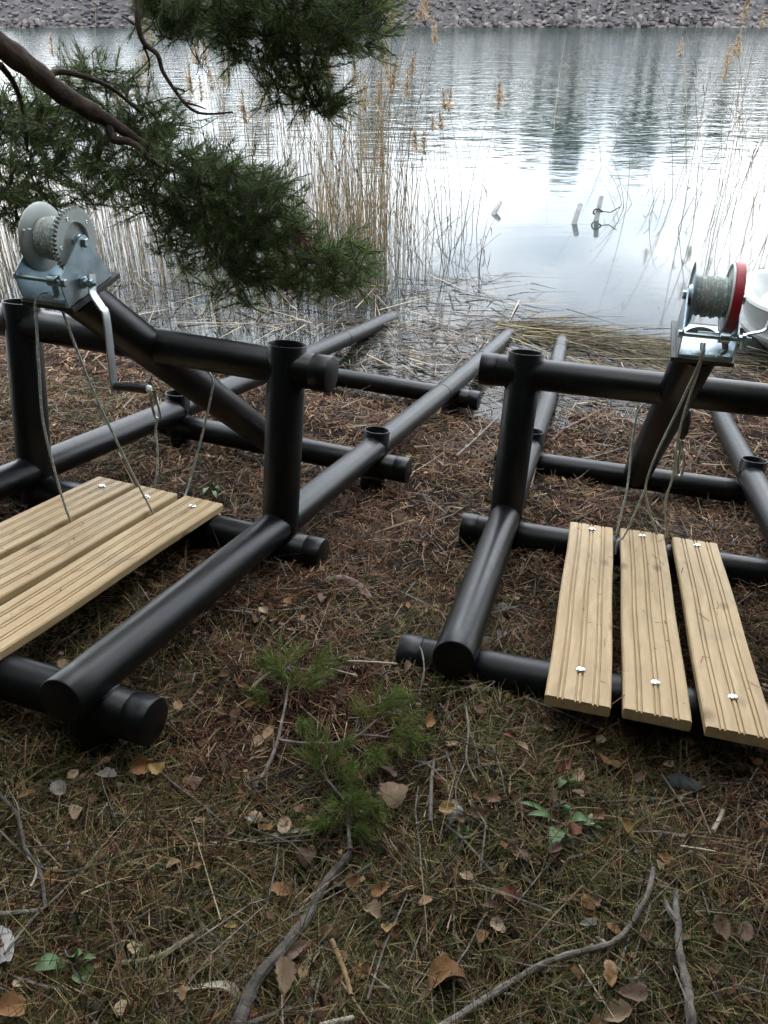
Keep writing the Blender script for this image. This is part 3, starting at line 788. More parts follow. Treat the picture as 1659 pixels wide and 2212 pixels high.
AXB, AXC = 0.010, 0.130
def make_winch(mw_ramp, dv, label, cover, crank_pts, grip):
    mw = mw_ramp @ Matrix.Translation((0.5 + dv, 0.63, 0.7535)) @ Matrix.Rotation(radians(20), 4, 'X')
    root = empty('hand_winch', mw=mw)
    tag(root, label, 'winch', 'hand winches on the boat ramps')
    inv = mw.inverted() @ mw_ramp
    loc = lambda p: np.array(inv @ Vector(p))
    # base tray with folded-up front lip and stamped rib
    m = MB()
    prof_ = [(-.122, .016), (-.1235, .006), (-.117, .0005), (-.09, .0005), (-.082, .006), (-.06, .006), (-.052, .0005), (.085, .0005)]
    up = [(a, b + .0042) for a, b in prof_]
    up[0] = (-.1175, .016); up[1] = (-.119, .0075)
    m.prism(prof_ + up[::-1], -.068, .074)
    fr = m.build('frame', M['zinc'], root)
    side = [(-.117, .004), (-.121, .072), (-.114, .086), (-.004, .147), (.010, .152), (.022, .146), (.030, .130), (.074, .030), (.078, .004)]
    MB().prism(side, .072, .0762).build('side_plate', M['zinc'], root)
    MB().prism(side, -.0702, -.066).build('side_plate', M['zinc'], root)
    for (x, y) in ((-.04, -.104), (.042, -.104), (-.0, .06)):
        b = MB(); hexhead(b, (x, y, .0045), .010, .007, 'z'); b.lathe([(.014, 0), (.014, .0015), (0, .0015)], (x, y, .0047), n=20); b.build('bolt', M['zinc'], fr)
    # tie rods and shafts
    MB().tube([(-.078, -.108, .070), (.082, -.108, .070)], .0065, 16, bev=.001).build('tie_rod', M['zinc'], root)
    b = MB(); hexhead(b, (.0762, -.108, .070), .011, .009); hexhead(b, (-.0702, -.108, .070), .011, -.009); b.build('bolt', M['zinc'], root)
    b = MB(); b.tube([(-.078, AXB, AXC), (.082, AXB, AXC)], .0075, 16); hexhead(b, (.0762, AXB, AXC), .0125, .011); hexhead(b, (-.0702, AXB, AXC), .0125, -.009)
    b.lathe([(.02, .058), (.02, .064), (.014, .067), (.014, .0715), (0, .0715)], (0, AXB, AXC), axis='x', n=24)
    b.build('axle', M['zinc'], root)
    # drum with dished flange
    dm = MB().lathe([(.026, -.066), (.030, -.058), (.060, -.055), (.078, -.0535), (.086, -.058), (.0895, -.060), (.0905, -.0575), (.087, -.052), (.078, -.0475), (.060, -.048), (.034, -.047), (.033, .040), (.02, .040)], (0, AXB, AXC), axis='x', n=64)
    dm.build('drum', M['gear'] if not cover else M['zinc'], root)
    # rope wound on the drum
    prof_ = []
    nl = 11
    for i in range(nl):
        x0 = -.0465 + i * .0079; rr_ = .049 + .0022 * sin(i * 2.3) + (.003 if 2 < i < 8 else 0)
        for k in range(6):
            a = pi * (k + .5) / 6; prof_.append((rr_ + .0046 * sin(a), x0 + .004 - .004 * cos(a)))
    prof_ = [(.033, -.0465)] + prof_ + [(.033, .0405)]
    MB().lathe(prof_, (0, AXB, AXC), axis='x', n=56).build('rope_coil', M['rope'], root, crease=0)
    rpts = [(-.046, AXB - .045, AXC + .040), (-.052, AXB - .062, AXC + .046), (-.044, AXB - .074, AXC + .047)]
    MB().tube(spline(rpts, 8), .0035, 8).build('rope_end', M['rope'], root)
    # toothed gear with recessed web
    NT = 46; RO, RI, x0, x1 = .0885, .0805, .0405, .0535
    poly = []
    for i in range(NT):
        a0 = 2 * pi * i / NT; da = 2 * pi / NT
        for f_, r_ in ((0.0, RI), (.22, RI), (.36, RO), (.64, RO), (.78, RI)):
            poly.append((r_, a0 + f_ * da))
    n = len(poly); vs = []; fs = []; sm = []
    for x in (x0, x1):
        for r_, a in poly: vs.append((x, AXB + r_ * cos(a), AXC + r_ * sin(a)))
    RW = .050
    for x in (x0, x1, x0 + .002):
        for r_, a in poly: vs.append((x, AXB + RW * cos(a), AXC + RW * sin(a)))
    # recess floor ring
    for r_, a in poly: vs.append((x0 + .002, AXB + .016 * cos(a), AXC + .016 * sin(a)))
    for i in range(n):
        j = (i + 1) % n
        fs.append((i, j, n + j, n + i)); sm.append(False)
        fs.append((n + i, n + j, 3 * n + j, 3 * n + i)); sm.append(False)
        fs.append((3 * n + i, 3 * n + j, 4 * n + j, 4 * n + i)); sm.append(True)
        fs.append((4 * n + i, 4 * n + j, 5 * n + j, 5 * n + i)); sm.append(False)
        fs.append((j, i, 2 * n + i, 2 * n + j)); sm.append(False)
    fs.append(tuple(5 * n + i for i in range(n))); sm.append(False)
    gear = MB().add(vs, fs, sm).build('gear', M['gear'], root, crease=0)
    for i in range(5):
        a = radians(28 + 72 * i)
        MB().lathe([(.0048, 0), (.0048, .0016), (.0022, .0018), (.0018, .0004), (0, .0004)], (x1, AXB + .066 * cos(a), AXC + .066 * sin(a)), axis='x', n=16).build('rivet', M['chrome'], gear, crease=0)
    if cover:
        MB().lathe([(.0905, .036), (.0935, .0355), (.0945, .0385), (.0945, .0415), (.0925, .0425), (.088, .042), (.088, .037)], (0, AXB, AXC), axis='x', n=72).build('cover_flange', M['whitemetal'], root)
        MB().lathe([(.0925, .0425), (.0965, .0428), (.0975, .045), (.0975, .0655), (.0955, .0675), (.0925, .0675), (.0925, .0425)], (0, AXB, AXC), axis='x', n=72).build('gear_cover', M['redband'], root)
    # pinion, ratchet wheel, pawl
    SB, SC = -.040, .040
    pm = MB(); pm.tube([(-.02, SB, SC), (.112, SB, SC)], .0085, 18)
    pp = []
    for i in range(12):
        a0 = 2 * pi * i / 12
        for f_, r_ in ((.0, .014), (.3, .014), (.42, .019), (.7, .019), (.85, .014)): pp.append((SB + r_ * cos(a0 + f_ * .5236), SC + r_ * sin(a0 + f_ * .5236)))
    pm.prism(pp, .036, .062)
    hexhead(pm, (.078, SB, SC), .017, .008); hexhead(pm, (.098, SB, SC), .0135, .010); pm.tube([(.108, SB, SC), (.122, SB, SC)], .0055, 12)
    pm.build('pinion_shaft', M['zinc'], root)
    pw = MB(); pw.tube(spline([(.045, -.100, .072), (.046, -.112, .058), (.050, -.118, .040), (.040, -.126, .030)], 12), [.0085] * 10 + [.007, .005], 12)
    pw.lathe([(.013, .028), (.015, .030), (.015, .055), (.013, .057)], (0, -.106, .070), axis='x', n=24)
    pw.build('ratchet_pawl', M['zinc'], root)
    # crank
    cp = [loc(p) for p in crank_pts]
    cr = flat_bar(cp, np.array(inv.to_3x3() @ Vector((0, 1, 0))), .030, .0055).build('crank', M['crankbar'], root, crease=50)
    g0, g1 = loc(grip[0]), loc(grip[1]); d = (g1 - g0) / np.linalg.norm(g1 - g0); L_ = np.linalg.norm(g1 - g0)
    MB().tube([g0 - d * .012, g0], [.007, .007], 12).build('grip_pin', M['zinc'], cr)
    MB().tube([g0, g0 + d * .006, g0 + d * .03, g0 + d * (L_ * .6), g0 + d * (L_ - .012), g0 + d * (L_ - .008)], [.012, .0135, .0125, .014, .0145, .012], 24).build('grip', M['grip'], cr)
    MB().tube([g1 - d * .008, g1 - d * .006, g1, g1 + d * .004], [.010, .0115, .0105, .006], 20).build('grip_cap', M['gripend'], cr)
    return root

make_winch(MA, 0.0, 'zinc hand winch with bare grey toothed gear, its crank hanging down', False,
           [(.600, .588, .800), (.602, .585, .765), (.606, .583, .748), (.622, .594, .716), (.630, .600, .695), (.632, .610, .60), (.634, .620, .480)],
           ((.640, .619, .492), (.752, .621, .502)))
make_winch(MBm, 0.022, 'zinc hand winch with red gear cover, its crank turned up', True,
           [(.624, .585, .745), (.626, .588, .775), (.634, .592, .788), (.672, .600, .800), (.684, .604, .822), (.694, .610, .90), (.708, .620, 1.03)],
           ((.716, .620, 1.02), (.825, .622, 1.03)))

# ------------------------------------------------------------------ ropes
def rope(mw, pts, label, n=60, r=.0038, name='rope'):
    P = spline([np.array(mw @ Vector(p)) for p in pts], n)
    o = MB().tube(P, r, 10).build(name, M['rope'], crease=0)
    tag(o, label, 'rope'); return o

rope(MA, [(.487, .545, .742), (.487, .517, .742), (.475, .510, .715), (.469, .515, .66), (.457, .525, .528), (.4366, .55, .355), (.418, .62, .124), (.4065, .672, -.004), (.405, .70, -.05)],
     'slack rope looping from the left winch tray down into the plank gap')
rope(MA, [(.5127, .56, .715), (.535, .64, .48), (.565, .75, .22), (.588, .86, -.004), (.589, .88, -.04)], 'taut rope running from under the left winch to a gap between planks')
r3 = rope(MA, [(.452, 1.1, .246), (.4455, 1.1, .20), (.450, 1.1, .13), (.447, 1.1, .04), (.433, 1.1, -.03), (.43, 1.12, -.13), (.45, 1.2, -.165)], 'short rope hanging from a steel snap hook behind the left planks')
# snap hook belonging to that rope
def snap_hook(parent, mw, top, bot, mat, name='snap_hook'):
    a = np.array(mw @ Vector(top)); b = np.array(mw @ Vector(bot)); d = b - a; L_ = np.linalg.norm(d); d /= L_
    s = np.cross(d, np.array([0.2, 1, 0])); s /= np.linalg.norm(s)
    wv = .0125
    pts = []
    for k in range(25):
        t = 2 * pi * k / 24
        q = (0.5 + 0.42 * -cos(t)); ww = wv * np.sign(sin(t)) * abs(sin(t)) ** .5
        pts.append(a + d * (L_ * (0.18 + .82 * q)) + s * ww)
    MB().tube(pts, .0048, 10, cap=False).build(name, mat, parent)
    MB().tube([a, a + d * L_ * .1, a + d * L_ * .26], [.006, .0085, .006], 12).build('swivel', mat, parent)
snap_hook(r3, MA, (.424, 1.1, .375), (.4585, 1.1, .235), M['hook'])
MB().tube([np.array(MA @ Vector((.424, 1.1, .372))), np.array(MA @ Vector((.425, 1.12, .40))), np.array(MA @ Vector((.44, 1.16, .42)))], .004, 8).build('lanyard', M['rope'], r3)
rope(MA, [(.650, 1.03, .470), (.664, 1.085, .450), (.6745, 1.1, .420), (.672, 1.1, .38), (.635, 1.1, .22), (.592, 1.08, .03), (.588, 1.05, -.02), (.588, 1.02, -.06)],
     'pale rope dropping beside the left brace to the plank ends')
rope(MBm, [(.445, 1.05, .475), (.42, 1.1, .44), (.409, 1.1, .397), (.410, 1.08, .30), (.418, 1.04, .15), (.4075, 1.0, .0), (.4075, .98, -.05)], 'greenish rope dropping left of the right brace to the plank gap')
rope(MBm, [(.520, .535, .758), (.5177, .512, .752), (.518, .512, .718), (.514, .65, .494), (.538, .80, .296), (.543, .90, .158), (.585, 1.0, -.01), (.587, 1.0, -.06)], 'brownish rope from the right winch to the gap beside the third plank')
rope(MBm, [(.512, .535, .758), (.510, .510, .750), (.5139, .512, .712), (.492, .64, .53), (.467, .75, .358), (.4647, .85, .224), (.500, .93, .11), (.5456, 1.0, .008), (.56, 1.02, -.06)], 'flecked rope from the right winch crossing to the middle plank end')
r4 = rope(MBm, [(.466, .86, .215), (.452, .87, .14), (.429, .9, .02), (.409, .89, -.004), (.408, .88, -.05)], 'short frayed rope tail slipping into the first plank gap of the right ramp')
r5 = rope(MBm, [(.560, 1.2, .405), (.575, 1.2, .33), (.590, 1.2, .25), (.603, 1.2, .185)], 'short rope carrying a black pulley block and clip under the right winch', n=12)
m = MB()
c = np.array(MBm @ Vector((.588, 1.21, .375))); dd = np.array(MBm.to_3x3() @ Vector((0, 0, 1)))
m.tube([c + dd * .055, c + dd * .05, c + dd * .015, c - dd * .03, c - dd * .052, c - dd * .06], [.006, .014, .021, .020, .013, .006], 16)
m.build('pulley_block', M['grip'], r5)
snap_hook(r5, MBm, (.592, 1.2, .312), (.606, 1.2, .165), M['hook'])

# needles and crumbs that have dropped on the decks and rails
VV, FF, off = [], [], 0
for mw, u0 in ((MA, -.15), (MBm, -.18)):
    nn = 46
    lx = R.uniform(.245, .75, nn); ly = R.uniform(u0, 1.0, nn)
    Pn = np.array([np.array(mw @ Vector((a, b, .0062))) for a, b in zip(lx, ly)])
    v_, f_ = blades(Pn, R.uniform(0, 6.28, nn), np.full(nn, -.1), R.uniform(.012, .045, nn), R.uniform(.0014, .0024, nn), bend=R.uniform(0, .1, nn))
    VV.append(v_); FF.append(f_ + off); off += len(v_)
o = big_mesh('deck_needles', np.concatenate(VV), np.concatenate(FF), M['needle_litter']); tag(o, 'few stray pine needles on the planks', 'needles', kind='stuff')

# ================================================================== reeds, boat, things in the water
def reed_protos(seed, H, plume, bendy, mat):
    rr = np.random.default_rng(seed)
    bx_, by_ = rr.normal(0, bendy, 2); kx, ky = rr.normal(0, bendy * .5, 2)
    pts = [(bx_ * t * t * H + kx * sin(t * 5) * .1, by_ * t * t * H + ky * sin(t * 4) * .1, H * t - 0.25) for t in np.linspace(0, 1, 8)]
    mb = MB(); mb.tube(pts, np.linspace(.0042, .0016, 8), 4, cap=False)
    P = np.array(pts)
    for _ in range(rr.integers(1, 5)):
        t = rr.uniform(.25, .9); i = int(t * 7); p = P[i]; a = rr.uniform(0, 6.28); ln = rr.uniform(.12, .34); dz = rr.uniform(-.5, .9)
        q = p + np.array([cos(a), sin(a), dz]) * ln * .5; e = q + np.array([cos(a), sin(a), dz - 1.1]) * ln * .5
        sd_ = np.array([-sin(a), cos(a), 0]) * .0045
        mb.add([p - sd_ * .5, p + sd_ * .5, q + sd_, q - sd_, e], [(0, 1, 2, 3), (3, 2, 4)], False)
    me = mb.mesh('stem', mat)
    pm = None
    if plume:
        n = 110; t = rr.uniform(0, 1, n); tip = P[-1]; lean = rr.uniform(0, 6.28)
        base = tip[None] + np.stack([np.zeros(n), np.zeros(n), (t - .75) * .26], 1)
        ph = lean + rr.normal(0, 1.0, n)
        Vp, Fp = blades(base, ph, rr.uniform(.2, 1.2, n), rr.uniform(.06, .13, n) * (1.2 - t), rr.uniform(.006, .013, n), bend=rr.uniform(.1, .8, n), roll=rr.uniform(-1, 1, n), seg=2)
        mb2 = MB().add(Vp, [tuple(f) for f in Fp], False); pm = mb2.mesh('plume', M['plume'])
    return me, pm
PR_L = [reed_protos(100 + i, R.uniform(1.75, 2.35), i % 3 == 0, .10, M['reed']) for i in range(12)]
PR_G = [reed_protos(200 + i, R.uniform(1.5, 2.3), i % 4 == 0, .16, M['reedgrey']) for i in range(12)]
PR_S = [reed_protos(300 + i, R.uniform(.6, 1.2), False, .30, M['reedgrey']) for i in range(8)]

def put_reed(x, y, protos, i, label, group, sc=1.0, lean=0.0):
    me, pm = protos[i % len(protos)]
    e = empty('reed', (x, y, 0.0)); e.rotation_euler = (R.normal(lean, .07), R.normal(0, .09), R.uniform(0, 6.28)); e.scale = (1, 1, sc * R.uniform(.82, 1.12))
    s = bpy.data.objects.new('stem', me); COL.objects.link(s); s.parent = e
    if pm is not None:
        q = bpy.data.objects.new('plume', pm); COL.objects.link(q); q.parent = e
    tag(e, label, 'reed', group)

LBL1 = 'tall dry tan reed standing in the dense bed left of the open water'
n1 = 0
while n1 < 190:
    u = R.uniform(0, 1)
    if u < .42:   px_, py_ = R.normal(790, 70), R.uniform(450, 640)
    elif u < .8: px_, py_ = R.uniform(380, 860), R.uniform(430, 640)
    else:        px_, py_ = R.uniform(-60, 400), R.uniform(430, 640)
    p = at_z(px_, py_)
    put_reed(p[0], p[1], PR_L if R.uniform() < .75 else PR_G, n1, LBL1, 'reeds in the bed left of the open water'); n1 += 1
for i in range(30):
    p = at_z(R.uniform(880, 1050), R.uniform(440, 590))
    put_reed(p[0], p[1], PR_S if i % 2 else PR_G, i, 'thin grey reed at the sparse edge of the bed, next to the open water', 'reeds along the open water edge', sc=.75)
for i in range(62):
    px_ = 1659 - abs(R.normal(0, 150)) + 70; p = at_z(px_, R.uniform(330, 520) - (1659 - px_) * .1)
    put_reed(p[0], p[1], PR_G if i % 5 else PR_L, i, 'dark thin reed in the sparse stand at the right edge of the lake', 'reeds at the right edge', sc=.95)
for i in range(8):
    p = at_z(R.uniform(1330, 1440), R.uniform(430, 480))
    put_reed(p[0], p[1], PR_S, i, 'short lone reed in open water left of the right reed stand', 'lone reeds before the right stand', sc=.8)

# the crowd of stems behind and between: one mass
n = 2300
px_ = np.concatenate([R.uniform(-150, 800, 1950), R.normal(790, 70, 350)]); py_ = R.uniform(440, 660, n)
P = np.array([at_z(a, b) for a, b in zip(px_, py_)]); P[:, 2] = -.05
hh = R.uniform(.35, 1.7, n)
V1, F1 = blades(P, R.uniform(0, 6.28, n), pi / 2 - np.abs(R.normal(0, .13, n)), hh, R.uniform(.003, .0065, n), bend=R.uniform(-.05, .1, n), seg=2)
o = big_mesh('reed_bed', V1, F1, M['reed']); tag(o, 'dense mass of dry reed stems behind the pine branch', 'reeds', kind='stuff')

# floating reed debris
def floats(n, sampler, lmin, lmax, wmin, wmax, zf, mat, name, label, pitch=.03, yawm=None):
    P = sampler(n); z0 = np.maximum(ground_z(P[:, 0], P[:, 1]), 0.0)
    P = np.stack([P[:, 0], P[:, 1], z0 + zf(n)], 1)
    yaw = R.uniform(0, 6.28, n) if yawm is None else R.normal(yawm[0], yawm[1], n)
    V_, F_ = blades(P, yaw, R.normal(0, pitch, n), R.uniform(lmin, lmax, n) , R.uniform(wmin, wmax, n), bend=R.normal(0, .02, n), roll=R.uniform(-.5, .5, n), seg=2)
    o = big_mesh(name, V_, F_, mat); tag(o, label, 'straw', kind='stuff'); return o
def quad_sampler(px0, px1, py0, py1):
    return lambda n: np.array([at_z(a, b)[:2] for a, b in zip(R.uniform(px0, px1, n), R.uniform(py0, py1, n))])
def mat_sampler(n):
    a, b = np.array(at_z(1060, 700)[:2]), np.array(at_z(1460, 775)[:2]); t = R.beta(1.3, 1.1, n)
    c = a + (b - a) * t[:, None]; nrm = np.array([-(b - a)[1], (b - a)[0]]); nrm /= np.linalg.norm(nrm)
    return c + nrm * R.normal(0, .10 + .10 * t, n)[:, None] + R.normal(0, .05, (n, 2))
yaw_mat = math.atan2(*(at_z(1460, 775) - at_z(1060, 700))[[1, 0]])
floats(620, mat_sampler, .2, .8, .005, .013, lambda n: np.abs(R.normal(.01, .022, n)), M['matstraw'], 'reed_mat', 'yellow raft of broken reeds floating before the open water', yawm=(yaw_mat + .08, .42), pitch=.06)
floats(330, quad_sampler(850, 1150, 590, 800), .08, .6, .006, .013, lambda n: R.uniform(.003, .02, n), M['wetstraw'], 'floating_straw', 'dark broken straws floating between the ramps', yawm=(yaw_mat, .7))
floats(800, quad_sampler(150, 860, 585, 720), .15, .6, .006, .012, lambda n: np.abs(R.normal(.005, .03, n)), M['wetstraw'], 'reed_debris', 'tangled dead reeds in the shallow water under the pine', pitch=.12)
floats(760, quad_sampler(720, 1100, 690, 870), .05, .34, .005, .012, lambda n: R.uniform(.002, .012, n), M['wetstraw'], 'shallow_debris', 'bits of wet straw in the shallows by the end of the left ramp', yawm=(yaw_mat, .9))
floats(600, quad_sampler(1160, 1659, 750, 880), .08, .45, .005, .012, lambda n: np.abs(R.normal(.003, .012, n)), M['wetstraw'], 'shallow_litter', 'wet reed litter in the shallows inside the right ramp', yawm=(yaw_mat, .5))

# broken plastic pipes sticking out of the lake
for (a, b), lab in ((((1066, 462), (1080, 437)), 'short grey pipe end poking from the water, leftmost of three'),
                    (((1240, 482), (1253, 442)), 'grey pipe end leaning out of the water, middle of three'),
                    (((1288, 475), (1299, 425)), 'grey pipe end with a dark rope round it, rightmost of three')):
    p0 = at_z(*a); y1 = p0[1] + .16
    p1 = at_y(b[0], b[1], y1); d = (p1 - p0) / np.linalg.norm(p1 - p0)
    e = empty('mooring_pipe', tuple(p0)); tag(e, lab, 'pipe', 'pipe ends in the lake')
    o = MB().tube([-d * .5, d * 0.01, p1 - p0], .029, 24, bev=.003).build('tube', M['lakepipe'], e)
    if a[0] == 1288:
        k = d * .10
        pts = [k + .05 * (cos(t) * np.array([1, 0, 0]) + sin(t) * np.cross(d, [1, 0, 0])) + d * .012 * sin(2 * t) for t in np.linspace(0, 2 * pi, 20)]
        MB().tube(pts, .009, 8, cap=False).build('rope_turn', M['darkstick'], e)
        MB().tube([k + np.array([.05, 0, 0]), k + np.array([.14, 0, -.01]), k + np.array([.24, 0, .05])], .006, 6).build('rope_tail', M['darkstick'], e)

# white boat whose blunt bow comes in at the right edge
bw = empty('moored_boat', (2.60, 5.84, 0.0)); bw.rotation_euler = (0, 0, radians(-14))
tag(bw, 'white boat with blunt bow at the right edge of the picture', 'boat')
def hull_ring(scale, z, L_=3.9, B_=0.72, x0=0.0):
    pts = []
    for k in range(33):
        t = -1 + 2 * k / 32
        xx = x0 + (abs(t) ** 3.2) * 0.55 * 1.0
        pts.append((xx, t * B_ * scale, z))
    out = []
    for (xx, yy, zz) in pts: out.append((xx, yy, zz))
    out = [(L_, -B_ * scale, z)] + out + [(L_, B_ * scale, z)]
    return out
rings = [hull_ring(.72, -.12, x0=.30), hull_ring(.86, .02, x0=.14), hull_ring(.94, .10, x0=.07), hull_ring(1.0, .30, x0=0.0)]
def skin(rings_):
    n = len(rings_[0]); vs = [p for r_ in rings_ for p in r_]; fs = []
    for i in range(len(rings_) - 1):
        for k in range(n - 1): fs.append((i * n + k, i * n + k + 1, (i + 1) * n + k + 1, (i + 1) * n + k))
    return vs, fs
mb = MB(); mb.add(*skin(rings), True); n = len(rings[0]); mb.add(rings[0], [tuple(range(n))], False)
mb.build('hull', M['boat'], bw)
mb = MB(); mb.add(*skin([hull_ring(.935, .105, x0=.065), hull_ring(.975, .10, x0=.02), hull_ring(.985, .125, x0=.015), hull_ring(.945, .14, x0=.06)]), True); mb.build('rub_rail', M['boatgrey'], bw)
mb = MB(); mb.add(*skin([hull_ring(1.0, .30, x0=0.0), hull_ring(1.015, .315, x0=-.012), hull_ring(1.005, .335, x0=-.004), hull_ring(.93, .335, x0=.06), hull_ring(.90, .30, x0=.09)]), True); mb.build('gunwale', M['boat'], bw)
mb = MB(); mb.add(*skin([hull_ring(.90, .30, x0=.09), hull_ring(.86, .22, x0=.16), hull_ring(.5, .20, x0=.3)]), True); r_ = hull_ring(.5, .20, x0=.3); mb.add(r_, [tuple(range(len(r_)))[::-1]], False); mb.build('deck', M['boat'], bw)
MB().box((.75, 0, .27), (.30, 1.20, .10)).build('bench', M['boat'], bw)
MB().box((1.9, 0, .27), (.30, 1.24, .10)).build('bench', M['boat'], bw)

# ================================================================== pine at the left, its branches over the water
def grow(limb, shoots, twig_r=.0035):
    """join every shoot to its nearest older neighbour, starting from the limb"""
    nodes = [np.array(p) for p in limb]; nl = len(nodes)
    S = np.array(shoots); L0 = np.array(limb)
    d0 = np.min(np.linalg.norm(S[:, None] - L0[None], axis=2), axis=1)
    order = np.argsort(d0); arr = np.zeros((nl + len(S), 3)); arr[:nl] = L0; cnt = nl
    base = []; par = []
    for i in order:
        s = S[i]; dd = np.linalg.norm(arr[:cnt] - s, axis=1)
        dd[:nl] *= 1.25
        j = int(np.argmin(dd)); base.append(s); par.append(arr[j].copy()); arr[cnt] = s; cnt += 1
    return np.array(base), np.array(par)

def twig_strips(a, b, r, sag=.02):
    """square-section twigs from a to b with one bend"""
    n = len(a); mid = (a + b) / 2 + R.normal(0, .012, (n, 3)); mid[:, 2] -= sag * R.uniform(0, 1, n)
    out_v, out_f = [], []
    d = b - a; d /= np.maximum(np.linalg.norm(d, axis=1)[:, None], 1e-6)
    ref = np.array([[.3, .9, .2]]); s1 = np.cross(d, ref); s1 /= np.maximum(np.linalg.norm(s1, axis=1)[:, None], 1e-6); s2 = np.cross(d, s1)
    rings = []
    for c, k in ((a, 1.0), (mid, .8), (b, .55)):
        for t in (0, 2.094, 4.189): rings.append(c + (s1 * cos(t) + s2 * sin(t)) * (r * k)[:, None])
    V_ = np.stack(rings, 1).reshape(-1, 3); base = np.arange(n)[:, None] * 9
    F_ = np.concatenate([base + np.array([[3 * q + i, 3 * q + (i + 1) % 3, 3 * q + 3 + (i + 1) % 3, 3 * q + 3 + i]]) for q in (0, 1) for i in range(3)], 0)
    return V_, F_

pine = empty('pine_tree', (-3.3, 2.7, float(ground_z(-3.3, 2.7))))
tag(pine, 'pine tree at the left, needle branches hanging over the reeds', 'tree')
pine_o = np.array(pine.location)
Lz = lambda P: np.array(P) - pine_o
mb = MB(); tp = [(0, 0, -.3), (.02, .0, .3), (.0, .03, 1.4), (-.08, .05, 3.0), (-.05, .1, 5.0), (-.1, .1, 7.5)]
mb.tube(spline(tp, 24), np.linspace(.17, .06, 24), 20); mb.build('trunk', M['bark'], pine)

def ell(px, py, rx, ry, y0, dy, n):
    out = []; n = int(n * 1.7); rx *= 1.12; ry *= 1.12
    while len(out) < n:
        a, b = R.uniform(-1, 1, 2)
        if a * a + b * b > 1: continue
        out.append(at_y(px + a * rx, py + b * ry, y0 + R.uniform(-dy, dy)))
    return out

limb1 = [tuple(np.array([-3.28, 2.72, 3.0]))] + [tuple(at_y(*q)) for q in ((-300, -95, 2.72), (-120, 18, 2.78), (0, 98, 2.85), (70, 150, 2.90), (130, 200, 2.95), (205, 245, 3.0), (245, 268, 3.02), (300, 305, 3.06), (370, 350, 3.1), (450, 405, 3.15), (540, 465, 3.2), (625, 525, 3.25), (690, 575, 3.3))]
LP1 = spline(limb1, 60)
rad1 = np.interp(np.linspace(0, 1, 60), [0, .22, .45, .54, .64, .8, 1], [.050, .038, .029, .020, .013, .008, .003])
MB().tube(Lz(LP1), rad1 * (1 + .08 * np.sin(np.arange(60) * 1.7)), 14).build('branch', M['bark'], pine)
fork = [tuple(at_y(*q)) for q in ((232, 262, 3.01), (245, 300, 3.0), (275, 305, 2.98), (300, 318, 2.98), (325, 345, 2.97), (365, 372, 2.97))]
MB().tube(Lz(spline(fork, 24)), np.linspace(.017, .006, 24), 10).build('branch', M['bark'], pine)
fork2 = [tuple(at_y(*q)) for q in ((150, 215, 2.97), (110, 175, 3.05), (125, 155, 3.1), (180, 165, 3.12), (240, 190, 3.15), (300, 240, 3.2))]
MB().tube(Lz(spline(fork2, 24)), np.linspace(.014, .005, 24), 10).build('branch', M['bark'], pine)
fork3 = [tuple(at_y(*q)) for q in ((0, 140, 2.85), (30, 180, 2.9), (50, 240, 2.92), (60, 330, 2.95))]
MB().tube(Lz(spline(fork3, 16)), np.linspace(.011, .004, 16), 8).build('branch', M['bark'], pine)
sh = []
sh += ell(60, 250, 100, 50, 3.12, .12, 40); sh += ell(30, 310, 110, 70, 3.0, .2, 40); sh += ell(20, 420, 60, 55, 2.85, .12, 24)
sh += ell(215, 178, 85, 38, 3.32, .12, 30); sh += ell(180, 305, 150, 70, 3.28, .12, 90); sh += ell(130, 395, 130, 50, 3.05, .2, 40)
sh += ell(320, 262, 65, 38, 3.32, .12, 26); sh += ell(380, 400, 120, 80, 3.15, .22, 105); sh += ell(480, 440, 110, 85, 3.2, .2, 110)
sh += ell(560, 470, 80, 75, 3.22, .18, 66); sh += ell(600, 560, 120, 60, 3.3, .18, 84); sh += ell(700, 590, 80, 45, 3.32, .15, 50)
sh += ell(430, 520, 90, 60, 3.2, .2, 44); sh += ell(520, 600, 70, 55, 3.3, .15, 34); sh += ell(750, 570, 50, 50, 3.36, .1, 22)
b1, p1 = grow(list(LP1[8:]) + fork + fork2 + fork3, sh)
limb2 = [(-3.3, 2.72, 4.2)] + [tuple(at_y(*q)) for q in ((-100, -420, 3.0), (250, -260, 3.2), (500, -120, 3.3), (620, -20, 3.35), (640, 70, 3.35), (645, 140, 3.38), (670, 210, 3.4), (695, 250, 3.42))]
LP2 = spline(limb2, 50)
MB().tube(Lz(LP2), np.interp(np.linspace(0, 1, 50), [0, .4, .65, 1], [.055, .032, .012, .003]), 12).build('branch', M['bark'], pine)
limb3 = [tuple(at_y(*q)) for q in ((420, -170, 3.27), (560, -60, 3.4), (700, -10, 3.5), (790, 40, 3.55), (800, 90, 3.55))]
MB().tube(Lz(spline(limb3, 24)), np.linspace(.02, .004, 24), 10).build('branch', M['bark'], pine)
bare = [tuple(at_y(*q)) for q in ((290, -230, 3.16), (298, -60, 3.02), (296, 30, 2.95), (308, 88, 2.95), (340, 118, 2.95), (352, 155, 2.95), (385, 205, 2.95), (412, 235, 2.95), (445, 246, 2.95), (503, 242, 2.95))]
mb = MB(); mb.tube(Lz(spline(bare, 44)), np.linspace(.011, .003, 44), 9)
for q in (((310, 100, 2.95), (322, 130, 2.95), (320, 165, 2.95)), ((400, 222, 2.95), (425, 228, 2.95), (445, 236, 2.95)), ((378, 190, 2.95), (395, 195, 2.95), (400, 198, 2.95)), ((300, 60, 2.95), (280, 45, 2.95), (262, 35, 2.95))):
    mb.tube(Lz(spline([at_y(*k) for k in q], 8)), np.linspace(.0045, .0018, 8), 6)
mb.build('branch', M['bark'], pine)
